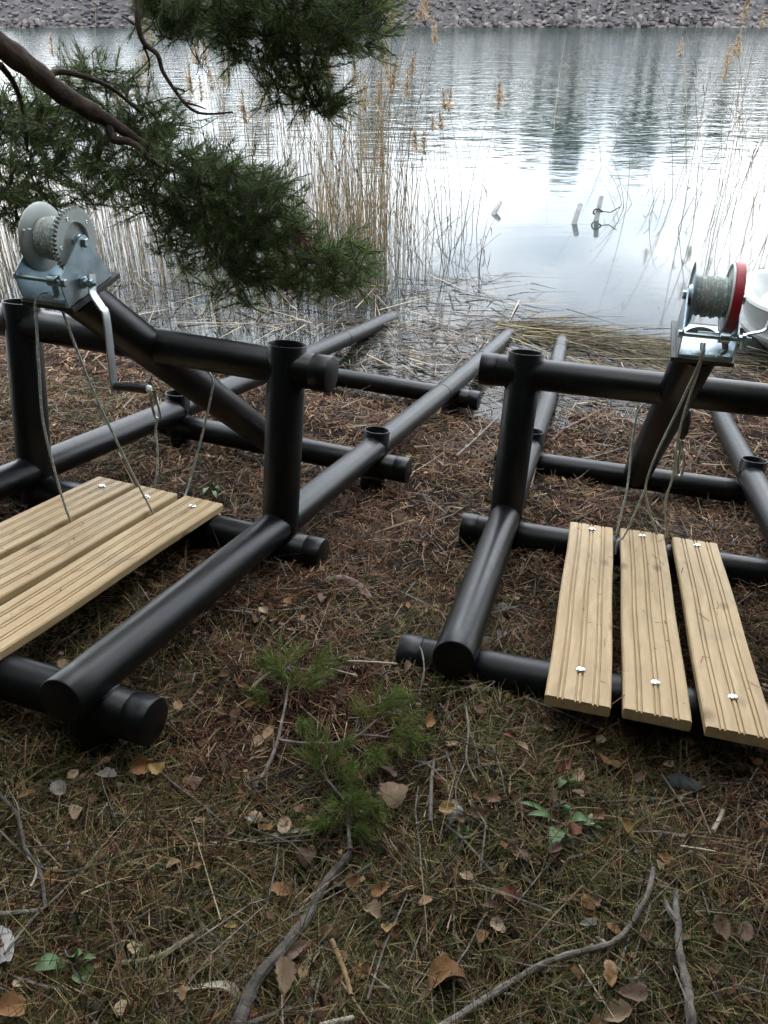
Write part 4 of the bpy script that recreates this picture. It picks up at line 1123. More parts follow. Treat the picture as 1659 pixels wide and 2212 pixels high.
sh = ell(560, 10, 250, 60, 3.4, .22, 150) + ell(760, 40, 75, 75, 3.5, .15, 66) + ell(640, 110, 70, 60, 3.4, .15, 48) + ell(690, 225, 35, 30, 3.42, .08, 22) + ell(620, 190, 60, 35, 3.4, .1, 22) + ell(430, 20, 110, 45, 3.35, .15, 34) + ell(560, 90, 90, 45, 3.4, .15, 30) + ell(500, -180, 380, 130, 3.4, .4, 150) + ell(380, 60, 40, 25, 3.25, .06, 10)
b2, p2 = grow(list(LP2[14:]) + list(spline(limb3, 24)) + list(spline(bare[:4], 10)), sh)
B_ = np.concatenate([b1, b2]); P_ = np.concatenate([p1, p2])
# unseen crown above and left of the picture, enlarged to shade the bank
ncr = 1900
ct = R.uniform(0, 1, ncr) ** 1.2; cph = R.uniform(0, 6.28, ncr); crr = 3.5 * (1 - .8 * ct) * np.sqrt(R.uniform(.03, 1, ncr))
cr = pine_o + np.stack([crr * np.cos(cph), crr * np.sin(cph), 3.5 + 4.5 * ct + .12 * crr], 1)
tr = np.array([[pine_o[0] - .05, pine_o[1] + .08, z] for z in np.linspace(3.6, 8, 30)])
b3, p3 = grow(list(tr), cr); 
Vt, Ft = twig_strips(Lz(np.concatenate([P_, p3])), Lz(np.concatenate([B_, b3])), np.full(len(B_) + len(b3), .0034))
big_mesh('twigs', Vt, Ft, M['twig'], parent=pine)
def tufts(Bs, Ps, nper, nl, up, k=.55):
    D = Bs - Ps; D /= np.maximum(np.linalg.norm(D, axis=1)[:, None], 1e-6)
    D = D * k + R.normal(0, .38, D.shape) + np.array(up)
    D /= np.linalg.norm(D, axis=1)[:, None]
    ln = R.uniform(.07, .15, len(Bs))
    return needles(Bs - D * .03, D, ln, nper, nl=nl, w=.0011), Bs, D, ln
(Vn, Fn), bb, DD, LN = tufts(B_, P_, 58, .052, (.22, .05, .20))
Vm, Fm = needles(b3, b3 - p3 + R.normal(0, .2, b3.shape), np.full(len(b3), .3), 46, nl=.18, w=.011)
o = big_mesh('crown', np.concatenate([Lz(Vn), Lz(Vm)]), np.concatenate([Fn, Fm + len(Vn)]), M['pine'], parent=pine)
V2, F2 = twig_strips(Lz(bb - DD * .03), Lz(bb + DD * LN[:, None]), np.full(len(bb), .0026), sag=0)
big_mesh('shoots', V2, F2, M['twig'], parent=pine)
# one reddish dead tuft hanging in the green
dp_ = np.array(ell(640, 508, 12, 12, 3.1, .04, 4))
(Vd, Fd), _, _, _ = tufts(dp_, np.array([at_y(600, 480, 3.2)] * len(dp_)), 60, .05, (.1, 0, -.4))
big_mesh('dead_needles', Lz(Vd), Fd, M['needle_litter'], parent=pine)

# ================================================================== unseen pines added behind and beside the viewer to shade the bank
def shade_pine(x, y, H, lab, seed, rmax=3.4, low=.36):
    rr = np.random.default_rng(seed)
    g0 = float(ground_z(x, y))
    e = empty('pine_tree', (x, y, g0)); tag(e, lab, 'tree')
    MB().tube(spline([(0, 0, -.3), (.05, 0, H * .3), (-.05, .05, H * .65), (0, 0, H)], 14), np.linspace(.17, .05, 14), 14).build('trunk', M['bark'], e)
    n = 3600; t = rr.uniform(0, 1, n) ** 1.25; rad = rmax * (1 - t * .8)
    ph = rr.uniform(0, 6.28, n); rr_ = rad * np.sqrt(rr.uniform(.03, 1, n))
    P = np.stack([rr_ * np.cos(ph), rr_ * np.sin(ph), H * low + t * H * (1 - low) + .12 * rr_], 1)
    D = np.stack([np.cos(ph), np.sin(ph), rr.uniform(-.2, .5, n)], 1) + rr.normal(0, .4, (n, 3))
    Vn, Fn = needles(P, D, np.full(n, .2), 16, nl=.17, w=.011)
    big_mesh('crown', Vn, Fn, M['pine'], parent=e)
    for k in range(16):
        a = k * 2.4; z = H * low + H * .55 * k / 16; q = rmax * (1 - k / 22)
        MB().tube([(0, 0, z), (cos(a) * q * .5, sin(a) * q * .5, z + .2), (cos(a) * q, sin(a) * q, z + .4)], [.05, .03, .01], 6).build('branch', M['bark'], e)
    return e
shade_pine(-2.2, -1.6, 7.0, 'unseen shade pine added behind the viewer on the left', 41, rmax=3.8)
shade_pine(2.6, -1.2, 6.8, 'unseen shade pine added behind the viewer on the right', 42, rmax=3.8)
shade_pine(0.2, -3.2, 8.5, 'unseen shade pine added directly behind the viewer', 43)
_fs = [shade_pine(4.0, 2.3, 7.4, 'unseen shade pine added beyond the right edge of the picture', 44, low=.40, rmax=4.1),
       shade_pine(-6.2, -4.0, 7.0, 'pine of the unseen wood added behind the viewer for shade', 45, low=.06), shade_pine(6.0, -4.6, 7.5, 'pine of the unseen wood added behind the viewer for shade', 46, low=.08)]
for i, (x, y) in enumerate([(-3.2, -6.5), (0.6, -7.0), (3.4, -6.8), (-9.5, -2.5), (9.0, -2.2), (-8.0, 1.2), (8.2, 1.5), (-6.0, -8.5), (6.4, -9.0), (-12, -7), (12, -7), (0, -11), (-1.6, -5.0), (2.0, -5.2), (-4.6, -3.0), (4.9, -3.2), (-7.0, -1.0), (7.2, -1.2), (-10, 3.5), (10.5, 4.0), (-3, -9.5), (3.2, -10), (-9, -11), (9, -11), (-14, -2), (14, -2)]):
    e = copy_tree(_fs[1 + i % 2]); e.location = (x, y, float(ground_z(x, y)) - .1); e.rotation_euler = (0, 0, i * 1.7)  # unseen copies added to darken what the pipes reflect
for e in [o for o in COL.objects if o.name.startswith('pine_tree') and o.get('label') == 'pine of the unseen wood added behind the viewer for shade']: e['group'] = 'unseen pines added behind the viewer for shade'


# ================================================================== forest floor
def vnoise(x, y, f, seed):
    rr = np.random.default_rng(seed); s = 0
    for _ in range(6):
        th, ph, k = rr.uniform(0, 6.28), rr.uniform(0, 6.28), f * rr.uniform(.6, 1.6)
        s = s + np.sin((x * cos(th) + y * sin(th)) * k + ph)
    return s / 6
def scatter(n, y0, y1, p=1.0):
    u = R.uniform(0, 1, n); y = y0 * (y1 / y0) ** u
    x = R.uniform(-1, 1, n) * (.60 * y + 1.35)
    return x, y

# brown needles everywhere on the bank
n = 340000
x, y = scatter(n, .42, 5.6)
k = (ground_z(x, y) > -.01) & (R.uniform(0, 1, n) < np.interp(y, [.4, 1.3, 2.0], [.6, .72, 1]) * np.clip(.62 + 1.6 * vnoise(x, y, 9, 31) + 1.0 * vnoise(x, y, 26, 32), .25, 1)); x, y = x[k], y[k]; n = len(x)
pile = .014 + .022 * np.maximum(vnoise(x, y, 9, 1), 0) + .010 * np.maximum(vnoise(x, y, 24, 2), 0)
z = ground_z(x, y) + R.uniform(0, 1, n) * pile
Vn, Fn = blades(np.stack([x, y, z], 1), R.uniform(0, 6.28, n), R.normal(0.03, .20, n), R.uniform(.030, .080, n), np.interp(y, [.4, 2, 5], [.0016, .0025, .0055]) * R.uniform(.7, 1.3, n), roll=R.uniform(-1, 1, n))
o = big_mesh('needle_litter', Vn, Fn, M['needle_litter']); tag(o, 'brown fallen pine needles covering the bank', 'needles', kind='stuff')

# thin grass, thickest in the foreground
n = 260000
x, y = scatter(n, .42, 4.6)
dens = np.clip(.70 + 1.2 * vnoise(x, y, 5, 7) + .5 * vnoise(x, y, 14, 8), 0, 1) * np.interp(y, [.4, 1.3, 1.8, 2.3, 4.6], [1, 1, .6, .2, .14])
dens = np.maximum(dens, np.where((x < -1.0) & (y > 2.0), .5, 0))
k = (R.uniform(0, 1, n) < dens) & (ground_z(x, y) > .02); x, y = x[k], y[k]; n = len(x)
z = ground_z(x, y) + .002
Vn, Fn = blades(np.stack([x, y, z], 1), R.uniform(0, 6.28, n), np.clip(R.normal(.45, .35, n), -.1, 1.4), R.uniform(.04, .13, n), np.interp(y, [.4, 2, 5], [1, 1.3, 2]) * R.uniform(.0014, .0032, n), bend=R.uniform(.1, .75, n), roll=R.uniform(-.6, .6, n), seg=2)
nd = 4400   # long dry blades lying over the turf
xd, yd = scatter(nd, .45, 2.6)
Vd_, Fd_ = blades(np.stack([xd, yd, ground_z(xd, yd) + R.uniform(.01, .035, nd)], 1), R.uniform(0, 6.28, nd), R.normal(.08, .16, nd), R.uniform(.09, .24, nd), R.uniform(.0016, .0034, nd), bend=R.uniform(-.05, .3, nd), roll=R.uniform(-.6, .6, nd), seg=2)
o = big_mesh('dry_blades', Vd_, Fd_, M['straw']); tag(o, 'long dry grass blades lying over the foreground turf', 'grass', kind='stuff')
o = big_mesh('grass', Vn, Fn, M['grass']); tag(o, 'thin olive and straw coloured grass on the bank', 'grass', kind='stuff')

# reed straw washed up along the shore
n = 12000
x, y = scatter(n, 2.6, 6.0)
dens = np.interp(y + .42 * x, [2.6, 3.6, 4.2, 4.9], [0.05, .45, 1, .8]) * np.where(x < -1.2, .6, 1)
k = (R.uniform(0, 1, n) < dens) & (ground_z(x, y) > -.03); x, y = x[k], y[k]; n = len(x)
z = np.maximum(ground_z(x, y), 0) + R.uniform(.004, .035, n)
Vn, Fn = blades(np.stack([x, y, z], 1), R.uniform(0, 6.28, n), R.normal(0, .10, n), R.uniform(.04, .24, n), R.uniform(.004, .009, n), bend=R.normal(0, .06, n), roll=R.uniform(-.7, .7, n), seg=2)
o = big_mesh('shore_straw', Vn, Fn, M['straw']); tag(o, 'pale broken reed straw washed up along the shore', 'straw', kind='stuff')

# fine grey twigs
n = 2600
x, y = scatter(n, .45, 4.6)
mbv, mbf, off = [], [], 0
a = np.stack([x, y, ground_z(x, y) + R.uniform(.006, .03, n)], 1); th = R.uniform(0, 6.28, n); ln = R.uniform(.06, .26, n)
b = a + np.stack([np.cos(th) * ln, np.sin(th) * ln, np.zeros(n)], 1); b[:, 2] = ground_z(b[:, 0], b[:, 1]) + R.uniform(.006, .035, n)
Vn, Fn = twig_strips(a, b, R.uniform(.0011, .0030, n), sag=0)
o = big_mesh('twig_litter', Vn, Fn, M['stick']); tag(o, 'fine grey twigs scattered over the needles', 'twigs', kind='stuff')

# crumbs of bark and leaf
n = 9000
x, y = scatter(n, .42, 5.0)
k = ground_z(x, y) > 0; x, y = x[k], y[k]; n = len(x)
z = ground_z(x, y) + R.uniform(.004, .022, n)
Vn, Fn = blades(np.stack([x, y, z], 1), R.uniform(0, 6.28, n), R.normal(0, .25, n), R.uniform(.008, .024, n), R.uniform(.005, .014, n), roll=R.uniform(-.5, .5, n))
o = big_mesh('leaf_crumbs', Vn, Fn, M['needle_litter']); tag(o, 'crumbs of bark and dead leaf between the needles', 'litter', kind='stuff')

# ------------------------------------------------------------------ sticks
def stick(pts, r0, r1, mat, label, name='stick', cat='stick', lift=.034, side=(), n=30, knob=.10):
    P = [on_ground(a, b, lift + (c if c else 0)) for a, b, *cc in pts for c in [cc[0] if cc else 0]]
    o0 = P[0].copy(); o0[2] -= lift
    C = spline(P, n) - o0
    rr = 0.95 * np.linspace(r0, r1, n) * (1 + knob * np.sin(np.arange(n) * 1.9 + r0 * 900) + knob * .6 * np.sin(np.arange(n) * 4.3))
    e_mb = MB(); e_mb.tube(C, rr, 9 if r0 > .004 else 6)
    for sp in side:
        Q = spline([on_ground(a, b, lift + (cc[0] if cc else 0)) for a, b, *cc in sp], 12) - o0
        e_mb.tube(Q, np.linspace(r1 * .8, r1 * .35, 12), 6)
    o = e_mb.build(name, M[mat]); o.location = tuple(o0); tag(o, label, cat); return o

stick([(757, 1842), (742, 1862), (700, 1912), (662, 1985), (610, 2052), (560, 2110), (530, 2170), (505, 2240)], .0085, .0135, 'darkstick', 'thick dark stick slanting up from the bottom edge', lift=.036)
stick([(757, 1835), (752, 1780), (750, 1720, .02)], .0052, .0032, 'stick', 'thin grey stick standing on from the end of the dark stick')
stick([(1412, 1875, .02), (1398, 1935, .02), (1365, 1995), (1338, 2025), (1310, 2042), (1230, 2062), (1160, 2090), (1060, 2150), (930, 2235)], .0048, .0072, 'stick', 'long grey crooked branch at lower right', side=[[(1310, 2042), (1298, 2030), (1287, 2026)], [(1250, 2058), (1272, 2048), (1280, 2040)]])
stick([(1462, 1925), (1460, 1960), (1466, 2000), (1468, 2060), (1485, 2130), (1490, 2180), (1500, 2250)], .0052, .0098, 'stick', 'grey stick lying upright at the lower right corner', side=[[(1464, 1990), (1445, 1965), (1438, 1945)]])
stick([(938, 1640), (932, 1690), (931, 1735), (930, 1775)], .0040, .0052, 'stick', 'short straight grey stick near the two brown leaves')
stick([(-20, 1700), (30, 1750), (45, 1790), (55, 1835), (82, 1872), (92, 1910), (98, 1960)], .0045, .0040, 'darkstick', 'dark curved twig at the left edge', side=[[(82, 1872), (130, 1884), (200, 1872), (270, 1846), (328, 1826)]])
stick([(50, 1818), (60, 1848), (78, 1872), (76, 1895), (66, 1915)], .0030, .0026, 'palewood', 'bleached bent twig at the left edge, beside the dark curved one')
stick([(345, 1665), (372, 1690), (415, 1722), (445, 1745), (480, 1776), (520, 1800), (580, 1812), (690, 1800)], .0026, .0016, 'stick', 'long thin pale twig below the left ramp', side=[[(445, 1745), (470, 1790), (520, 1830)]])
stick([(262, 2082), (300, 2078), (345, 2066), (385, 2042), (418, 2022)], .0062, .0055, 'moss', 'mossy greenish stick in the grass at lower left')
stick([(716, 2030), (735, 2075), (748, 2110), (758, 2150)], .0052, .0042, 'splinter', 'tan wood splinter right of the dark stick')
stick([(538, 1494), (560, 1470), (584, 1452)], .0046, .0040, 'palewood', 'short pale wood chip by the pine sprig')
stick([(690, 2216), (730, 2206), (764, 2198)], .0050, .0045, 'palewood', 'pale twig end at the bottom edge')
stick([(955, 1775), (985, 1800), (1000, 1812), (1020, 1806), (1052, 1792)], .0030, .0022, 'darkstick', 'dark forked twig between the sprig and the green plant', side=[[(1000, 1812), (985, 1850), (960, 1880)]])
stick([(752, 1428, .02), (800, 1430, .02), (858, 1434, .02)], .0030, .0030, 'palewood', 'pale straw stalk pointing at the right ramp foot')
stick([(700, 1440, .02), (735, 1450, .015), (772, 1460)], .0026, .0022, 'palewood', 'pale straw stalk between the two ramps')
stick([(985, 985), (1030, 945), (1080, 895, .03), (1095, 870, .04)], .0055, .0032, 'stick', 'thin brown branch leaning between the ramps')
stick([(1190, 955), (1215, 930), (1262, 905), (1310, 880)], .0110, .0070, 'barkpiece', 'reddish driftwood branch inside the right ramp', lift=.02)
stick([(1205, 1000), (1290, 985), (1350, 965)], .0075, .0050, 'stick', 'grey driftwood stick behind the right brace', lift=.02)
stick([(700, 985), (780, 1000), (800, 1012)], .0050, .0036, 'stick', 'grey twig beside the left ramp socket')
stick([(1005, 1520), (1012, 1575), (1008, 1640), (1030, 1690)], .0032, .0022, 'stick', 'thin vine-like twig hanging below the right ramp foot', side=[[(1012, 1575), (1030, 1620), (1036, 1660)], [(1008, 1640), (985, 1700), (990, 1760)]])
stick([(905, 1500, .03), (916, 1450, .05), (912, 1410, .06), (905, 1395, .06)], .0028, .0018, 'stick', 'bent grey twig in front of the right ramp foot')
stick([(-10, 1975), (40, 1972), (92, 1965)], .0055, .0045, 'stick', 'short grey stick at the left edge, by the pale bark')
stick([(10, 2060), (70, 1985), (130, 1930), (215, 1840)], .0028, .0020, 'stick', 'thin straight twig rising from the left edge')
stick([(1470, 1828), (1510, 1834), (1545, 1840)], .0034, .0028, 'palewood', 'pale straight stick right of the green plant')
stick([(1540, 1795), (1555, 1768), (1562, 1750)], .0050, .0050, 'palewood', 'stubby pale stick end at the right')
stick([(530, 1690), (600, 1670), (650, 1650)], .0030, .0022, 'darkstick', 'dark twig under the pine sprig')
stick([(430, 1140), (500, 1175), (560, 1190)], .0025, .0018, 'stick', 'thin twig on the ground beside the left planks')

# broad bleached reed leaves
def ribbon(pts, w, mat, label, curl=.4, lift=.016, name='reed_leaf'):
    P = [on_ground(a, b, lift + (cc[0] if cc else 0)) for a, b, *cc in pts]
    o0 = P[0].copy(); C = spline(P, 26) - o0; vs = []; fs = []
    for i in range(26):
        T = C[min(i + 1, 25)] - C[max(i - 1, 0)]; T /= np.linalg.norm(T); s = np.cross(T, [0, 0, 1]); s /= np.linalg.norm(s)
        ww = w * np.interp(i / 25, [0, .12, .45, .8, 1], [.35, .9, 1, .6, .12]) * .5; tw = curl * sin(i * .23)
        u = np.array([0, 0, 1.0]) * sin(tw) + s * cos(tw)
        vs += [C[i] - u * ww + np.array([0, 0, .002]), C[i] - np.array([0, 0, .0012]), C[i] + u * ww + np.array([0, 0, .002])]
    for i in range(25):
        for j in (0, 1): fs.append((3 * i + j, 3 * i + j + 1, 3 * i + 4 + j, 3 * i + 3 + j))
    o = MB().add(vs, fs, True).build(name, M[mat], crease=0); o.location = tuple(o0); tag(o, label, 'leaf'); return o
ribbon([(418, 1826), (460, 1822), (505, 1822), (560, 1812), (640, 1795), (705, 1788)], .014, 'palewood', 'long bleached reed leaf lying left of the pine sprig')
ribbon([(455, 2225), (495, 2185), (508, 2150, .01), (488, 2128, .015), (430, 2132, .01), (322, 2152)], .018, 'palewood', 'bleached reed leaf bent in a hook at the bottom edge')
ribbon([(822, 1690), (824, 1730), (826, 1762), (840, 1790)], .010, 'palewood', 'pale narrow leaf hanging from the brown leaf by the sprig')

# ------------------------------------------------------------------ fallen leaves
def leaf_mesh(seed, aspect=.72, jag=.10):
    rr = np.random.default_rng(seed); nr, nc = 11, 7; vs = []; fs = []
    c1, c2, tw = rr.uniform(-.5, .5), rr.uniform(.1, .55), rr.uniform(-.4, .4)
    for i in range(nr):
        t = i / (nr - 1); hw = aspect * .5 * (sin(pi * min(1, t * .96 + .03) ** .75) ** .75) * (1 + jag * ((-1) ** i) + rr.normal(0, jag * .6))
        if i == nr - 1: hw = .01
        for j in range(nc):
            s = -1 + 2 * j / (nc - 1)
            x_ = s * hw; y_ = t - .5
            z_ = c2 * abs(s) ** 1.4 * hw * 1.5 + c1 * (t - .5) ** 2 * 1.5 + tw * 2 * x_ * (t - .5) + .05 * sin(s * 3 + seed) * sin(t * 6 + seed) + rr.normal(0, .016)
            vs.append((x_, y_, z_))
    for i in range(nr - 1):
        for j in range(nc - 1): fs.append((i * nc + j, i * nc + j + 1, (i + 1) * nc + j + 1, (i + 1) * nc + j))
    mb = MB().add(vs, fs, True)
    # stalk
    b0 = np.array([0, -.5, vs[nc // 2][2]]); mb.tube([b0, b0 + [.01, -.15, .02], b0 + [.04, -.30, .03]], [.012, .010, .008], 5)
    return mb
LM = {}
def leaf(px, py, size, col, label, ang=None, shape=0, tilt=.25):
    key = (shape % 5, col)
    if key not in LM: LM[key] = leaf_mesh(shape % 5 + 50, (.72, .85, .55, .95, .45)[shape % 5]).mesh('fallen_leaf', M['leaf_' + col])
    p = on_ground(px, py, .034 + size * .1)
    o = bpy.data.objects.new('fallen_leaf', LM[key]); COL.objects.link(o); o.location = tuple(p)
    o.rotation_euler = (R.normal(0, tilt) - .15, R.normal(0, tilt), R.uniform(0, 6.28) if ang is None else ang); o.scale = (size * R.uniform(.72, .98), size * .92, size)
    tag(o, label, 'leaf', 'fallen leaves')
for i, (a, b, s, c, lab) in enumerate([
    (305, 1655, .060, 'orange', 'curled orange leaf below the end of the left ramp rail'),
    (338, 1662, .045, 'yellow', 'yellow leaf touching the orange one below the left rail'),
    (835, 1668, .058, 'pinkish', 'round brownish pink leaf above the large tan one by the sprig'),
    (852, 1712, .070, 'tan', 'large tan leaf right of the pine sprig'),
    (1104, 1588, .036, 'red', 'small reddish leaf below the first plank of the right ramp'),
    (1126, 1616, .040, 'tan', 'tan leaf just under the small reddish leaf'),
    (606, 1925, .042, 'orange', 'orange leaf with a dark centre left of the dark stick'),
    (612, 2110, .066, 'tan', 'broad pale tan leaf right of the dark stick at the bottom'),
    (968, 2110, .078, 'orange', 'long orange brown leaf at the bottom middle'),
    (958, 2070, .046, 'tan', 'tan leaf above the long orange brown one'),
    (1335, 2195, .056, 'tan', 'tan leaf at the bottom edge below the long branch'),
    (1366, 2150, .056, 'brown', 'brown leaf between the two grey sticks at the bottom right'),
    (496, 2001, .028, 'yellow', 'tiny yellow leaf in the grass at lower left'),
    (172, 1752, .048, 'tan', 'folded tan leaf at the left, above the curved twig'),
    (58, 1715, .042, 'orange', 'orange brown leaf at the left edge'),
    (228, 1678, .048, 'grey', 'whitish curled leaf below the left cross tie'),
    (130, 1705, .044, 'grey', 'grey leaf left of the whitish curled one'),
    (135, 1442, .056, 'tan', 'torn tan leaf between the left planks and rail'),
    (800, 1968, .044, 'tan', 'tan leaf right of the dark stick, halfway up'),
    (640, 2052, .058, 'pinkish', 'pinkish brown leaf beside the thick dark stick'),
    (842, 2010, .048, 'yellow', 'yellow narrow leaf near the bottom middle'),
    (1246, 1716, .036, 'pinkish', 'pinkish leaf above the green plant'),
    (1195, 1715, .040, 'brown', 'brown leaf left of the pinkish one above the plant'),
    (1238, 1792, .034, 'red', 'pale red leaf lying against the green plant'),
    (1130, 1843, .036, 'pinkish', 'pinkish leaf left below the green plant'),
    (1352, 1790, .046, 'yellow', 'dull yellow leaf right of the green plant'),
    (962, 1748, .040, 'yellow', 'bright yellow leaf next to the white bark scrap'),
    (824, 1921, .048, 'orange', 'orange leaf right of the dark stick top'),
    (1100, 1935, .042, 'red', 'reddish leaf in the middle of the lower right grass'),
    (1062, 1955, .044, 'brown', 'brown leaf left of the reddish one in the grass'),
    (1270, 2000, .036, 'grey', 'pale grey leaf above the crooked branch'),
    (1562, 2005, .046, 'tan', 'tan leaf at the lower right edge'),
    (1612, 2012, .050, 'brown', 'brown leaf right of the tan one at the right edge'),
    (660, 1850, .050, 'brown', 'long brown leaf left of the dark stick top'),
    (880, 1440, .046, 'brown', 'brown leaf beside the right ramp foot'),
    (1222, 1655, .042, 'red', 'dark red leaf under the middle plank of the right ramp'),
    (1300, 1640, .044, 'orange', 'orange leaf under the third plank end'),
    (1385, 1680, .050, 'brown', 'brown leaf low under the planks at right'),
    (430, 1690, .042, 'brown', 'brown leaf beside the long pale twig'),
    (545, 1770, .038, 'grey', 'grey leaf scrap below the pine sprig'),
    (500, 1795, .030, 'tan', 'small tan leaf left of the grey scrap'),
    (1200, 1835, .034, 'brown', 'small brown leaf below the green plant'),
    (1080, 1110, .036, 'tan', 'tan leaf beside the right ramp post'),
    (700, 1290, .038, 'pinkish', 'pinkish leaf left of the peeled bark strip'),
    (1045, 1250, .036, 'grey', 'grey leaf beside the right rail'),
    (25, 2180, .060, 'orange', 'orange leaf at the lower left corner'),
    (880, 1560, .030, 'brown', 'small brown leaf right of the sprig top'),
    (385, 1560, .036, 'brown', 'brown leaf beside the left tie end'),
]):
    leaf(a, b, s, c, lab, shape=i)
# the small fry: leaves too many and too small to single out
VV, FF, off = [], [], 0
proto = [leaf_mesh(80 + i, .7) for i in range(4)]
pv = [np.array(q.v) for q in proto]; pf = [np.array([f for f in q.f if len(f) == 4]) for q in proto]
x, y = scatter(820, .45, 4.2)
for i in range(len(x)):
    if ground_z(x[i], y[i]) < .03: continue
    v = pv[i % 4] * R.uniform(.016, .042); ax = R.normal(0, .35, 2); th = R.uniform(0, 6.28)
    rot = np.array(Matrix.Rotation(th, 3, 'Z') @ Matrix.Rotation(ax[0], 3, 'X') @ Matrix.Rotation(ax[1], 3, 'Y'))
    VV.append(v @ rot.T + np.array([x[i], y[i], float(ground_z(x[i], y[i])) + .028])); FF.append(pf[i % 4] + off); off += len(v)
M['leafmix'] = island('mixed_dead_leaves', [(0, (.06, .032, .02)), (.4, (.14, .08, .05)), (.7, (.25, .13, .055)), (1, (.36, .29, .20))])
o = big_mesh('leaf_litter', np.concatenate(VV), np.concatenate(FF), M['leafmix'], smooth=True); tag(o, 'small dead leaves scattered among the needles', 'leaves', kind='stuff')

# ------------------------------------------------------------------ bark, cones, stones
def bark_strip(pts, w, mat, label, name='bark_strip'):
    P = [on_ground(a, b, .02) for a, b in pts]; o0 = P[0].copy(); C = spline(P, 16) - o0; vs = []; fs = []
    for i in range(16):
        T = C[min(i + 1, 15)] - C[max(i - 1, 0)]; T /= np.linalg.norm(T); s = np.cross(T, [0, 0, 1]); s /= np.linalg.norm(s)
        ww = w * (.55 + .45 * sin(pi * i / 15)) * R.uniform(.88, 1.1)
        for j in range(7):
            a = -1.25 + 2.5 * j / 6; vs.append(C[i] + s * sin(a) * ww + np.array([0, 0, cos(a) * ww * .7 + R.normal(0, .0012)]))
    for i in range(15):
        for j in range(6): fs.append((7 * i + j, 7 * i + j + 1, 7 * i + 8 + j, 7 * i + 7 + j))
    o = MB().add(vs, fs, True).build(name, M[mat], crease=0); o.location = tuple(o0); tag(o, label, 'bark'); return o
bark_strip([(700, 1256), (735, 1250), (772, 1266), (800, 1294)], .018, 'barkpiece', 'peeled pinkish bark strip curving on the ground between the ramps')
bark_strip([(-20, 2010), (5, 2040), (8, 2085)], .022, 'birch', 'piece of white birch bark at the left edge')
bark_strip([(968, 1775), (985, 1758), (995, 1745)], .013, 'birch', 'scrap of white bark by the bright yellow leaf')
bark_strip([(350, 940), (375, 935), (405, 942)], .03, 'birch', 'weathered pale wood chunk under the left brace')
bark_strip([(1440, 1690), (1470, 1690), (1510, 1706)], .022, 'slate', 'flat grey slab in the shade of the right planks')

def cone(px, py, size, label, ang):
    p = on_ground(px, py, size * .38); e_mb = MB(); nrow = 9
    e_mb.lathe([(0, -.5), (.2, -.42), (.3, -.2), (.27, .1), (.15, .38), (0, .5)], n=14)
    for r_ in range(nrow):
        t = r_ / (nrow - 1); z = -.45 + .9 * t; rad = .34 * sin(pi * (.12 + .80 * t)) ** .7
        for q in range(9):
            a = 2 * pi * (q + .5 * (r_ % 2)) / 9; d = np.array([cos(a), sin(a), 0]); s = np.array([-sin(a), cos(a), 0]); c_ = d * rad + np.array([0, 0, z])
            e_mb.add([c_ - s * .09, c_ + s * .09, c_ + s * .07 + d * .13 + [0, 0, .10], c_ + d * .17 + [0, 0, .13], c_ - s * .07 + d * .13 + [0, 0, .10]], [(0, 1, 2, 3, 4)], False)
    o = e_mb.build('pine_cone', M['cone'], crease=0); o.location = tuple(p); o.scale = (size,) * 3; o.rotation_euler = (radians(80), 0, ang)
    tag(o, label, 'pine cone', 'pine cones on the ground')
cone(150, 1988, .045, 'greenish grey pine cone at the left', .8)
cone(356, 2000, .050, 'upright pointed pine cone above the mossy stick', 2.6)
cone(203, 2176, .048, 'pine cone near the lower left corner', 1.2)
cone(246, 2060, .038, 'dark pine cone left of the mossy stick', 4.0)
cone(1452, 2086, .042, 'pine cone against the upright stick at lower right', 3.0)
cone(820, 1835, .040, 'small pine cone below the narrow pale leaf', .3)
cone(722, 1712, .045, 'tan pine cone under the pine sprig', 5.1)
cone(1285, 1948, .036, 'pale weathered pine cone above the crooked branch', 2.0)
cone(1230, 1822, .036, 'small brown pine cone just below the green plant', 1.1)

def pebble(px, py, s, label, k):
    o = bpy.data.objects.new('stone', SM[k % 8].copy()); o.data.materials.clear(); o.data.materials.append(M['pebble']); COL.objects.link(o)
    p = on_ground(px, py, s * .2); o.location = tuple(p); o.scale = (s, s * .8, s * .55); o.rotation_euler = (0, 0, k * 1.3); tag(o, label, 'stone')
pebble(1082, 1318, .040, 'flat grey stone right of the right ramp rail', 1)
pebble(1085, 1345, .026, 'small grey stone just below the flat one', 2)
pebble(1078, 1378, .036, 'pale stone behind the right ramp foot', 3)
pebble(768, 1226, .012, 'tiny white pebble between the ramps', 4)
pebble(1045, 1385, .034, 'mossy stone at the right rail end', 5)

# ------------------------------------------------------------------ green plants
def plant(px, py, leaves, label):
    o0 = on_ground(px, py, 0); e = empty('green_plant', tuple(o0)); tag(e, label, 'plant', 'green plants')
    for (dx, dy, ln, wd, dz) in leaves:
        q = on_ground(px + dx, py + dy, dz) - o0; st = q * .3 + np.array([0, 0, .01])
        d = q - st; L_ = np.linalg.norm(d); d /= L_; s = np.cross(d, [0, 0, 1]); s /= np.linalg.norm(s); up = np.cross(s, d)
        vs = []; fs = []
        for i in range(8):
            t = i / 7; hw = wd * sin(pi * (.06 + .92 * t)) ** .8
            c = st + d * L_ * 1.3 * t + np.array([0, 0, .012 * sin(pi * t)])
            vs += [c - s * hw + up * hw * .35, c, c + s * hw + up * hw * .35]
        for i in range(7):
            for j in (0, 1): fs.append((3 * i + j, 3 * i + j + 1, 3 * i + 4 + j, 3 * i + 3 + j))
        MB().add(vs, fs, True).build('leaf', M['greenleaf'], e, crease=0)
        MB().tube([(0, 0, 0), st * .6 + np.array([0, 0, .008]), st], .0014, 5).build('stalk', M['greenleaf'], e)
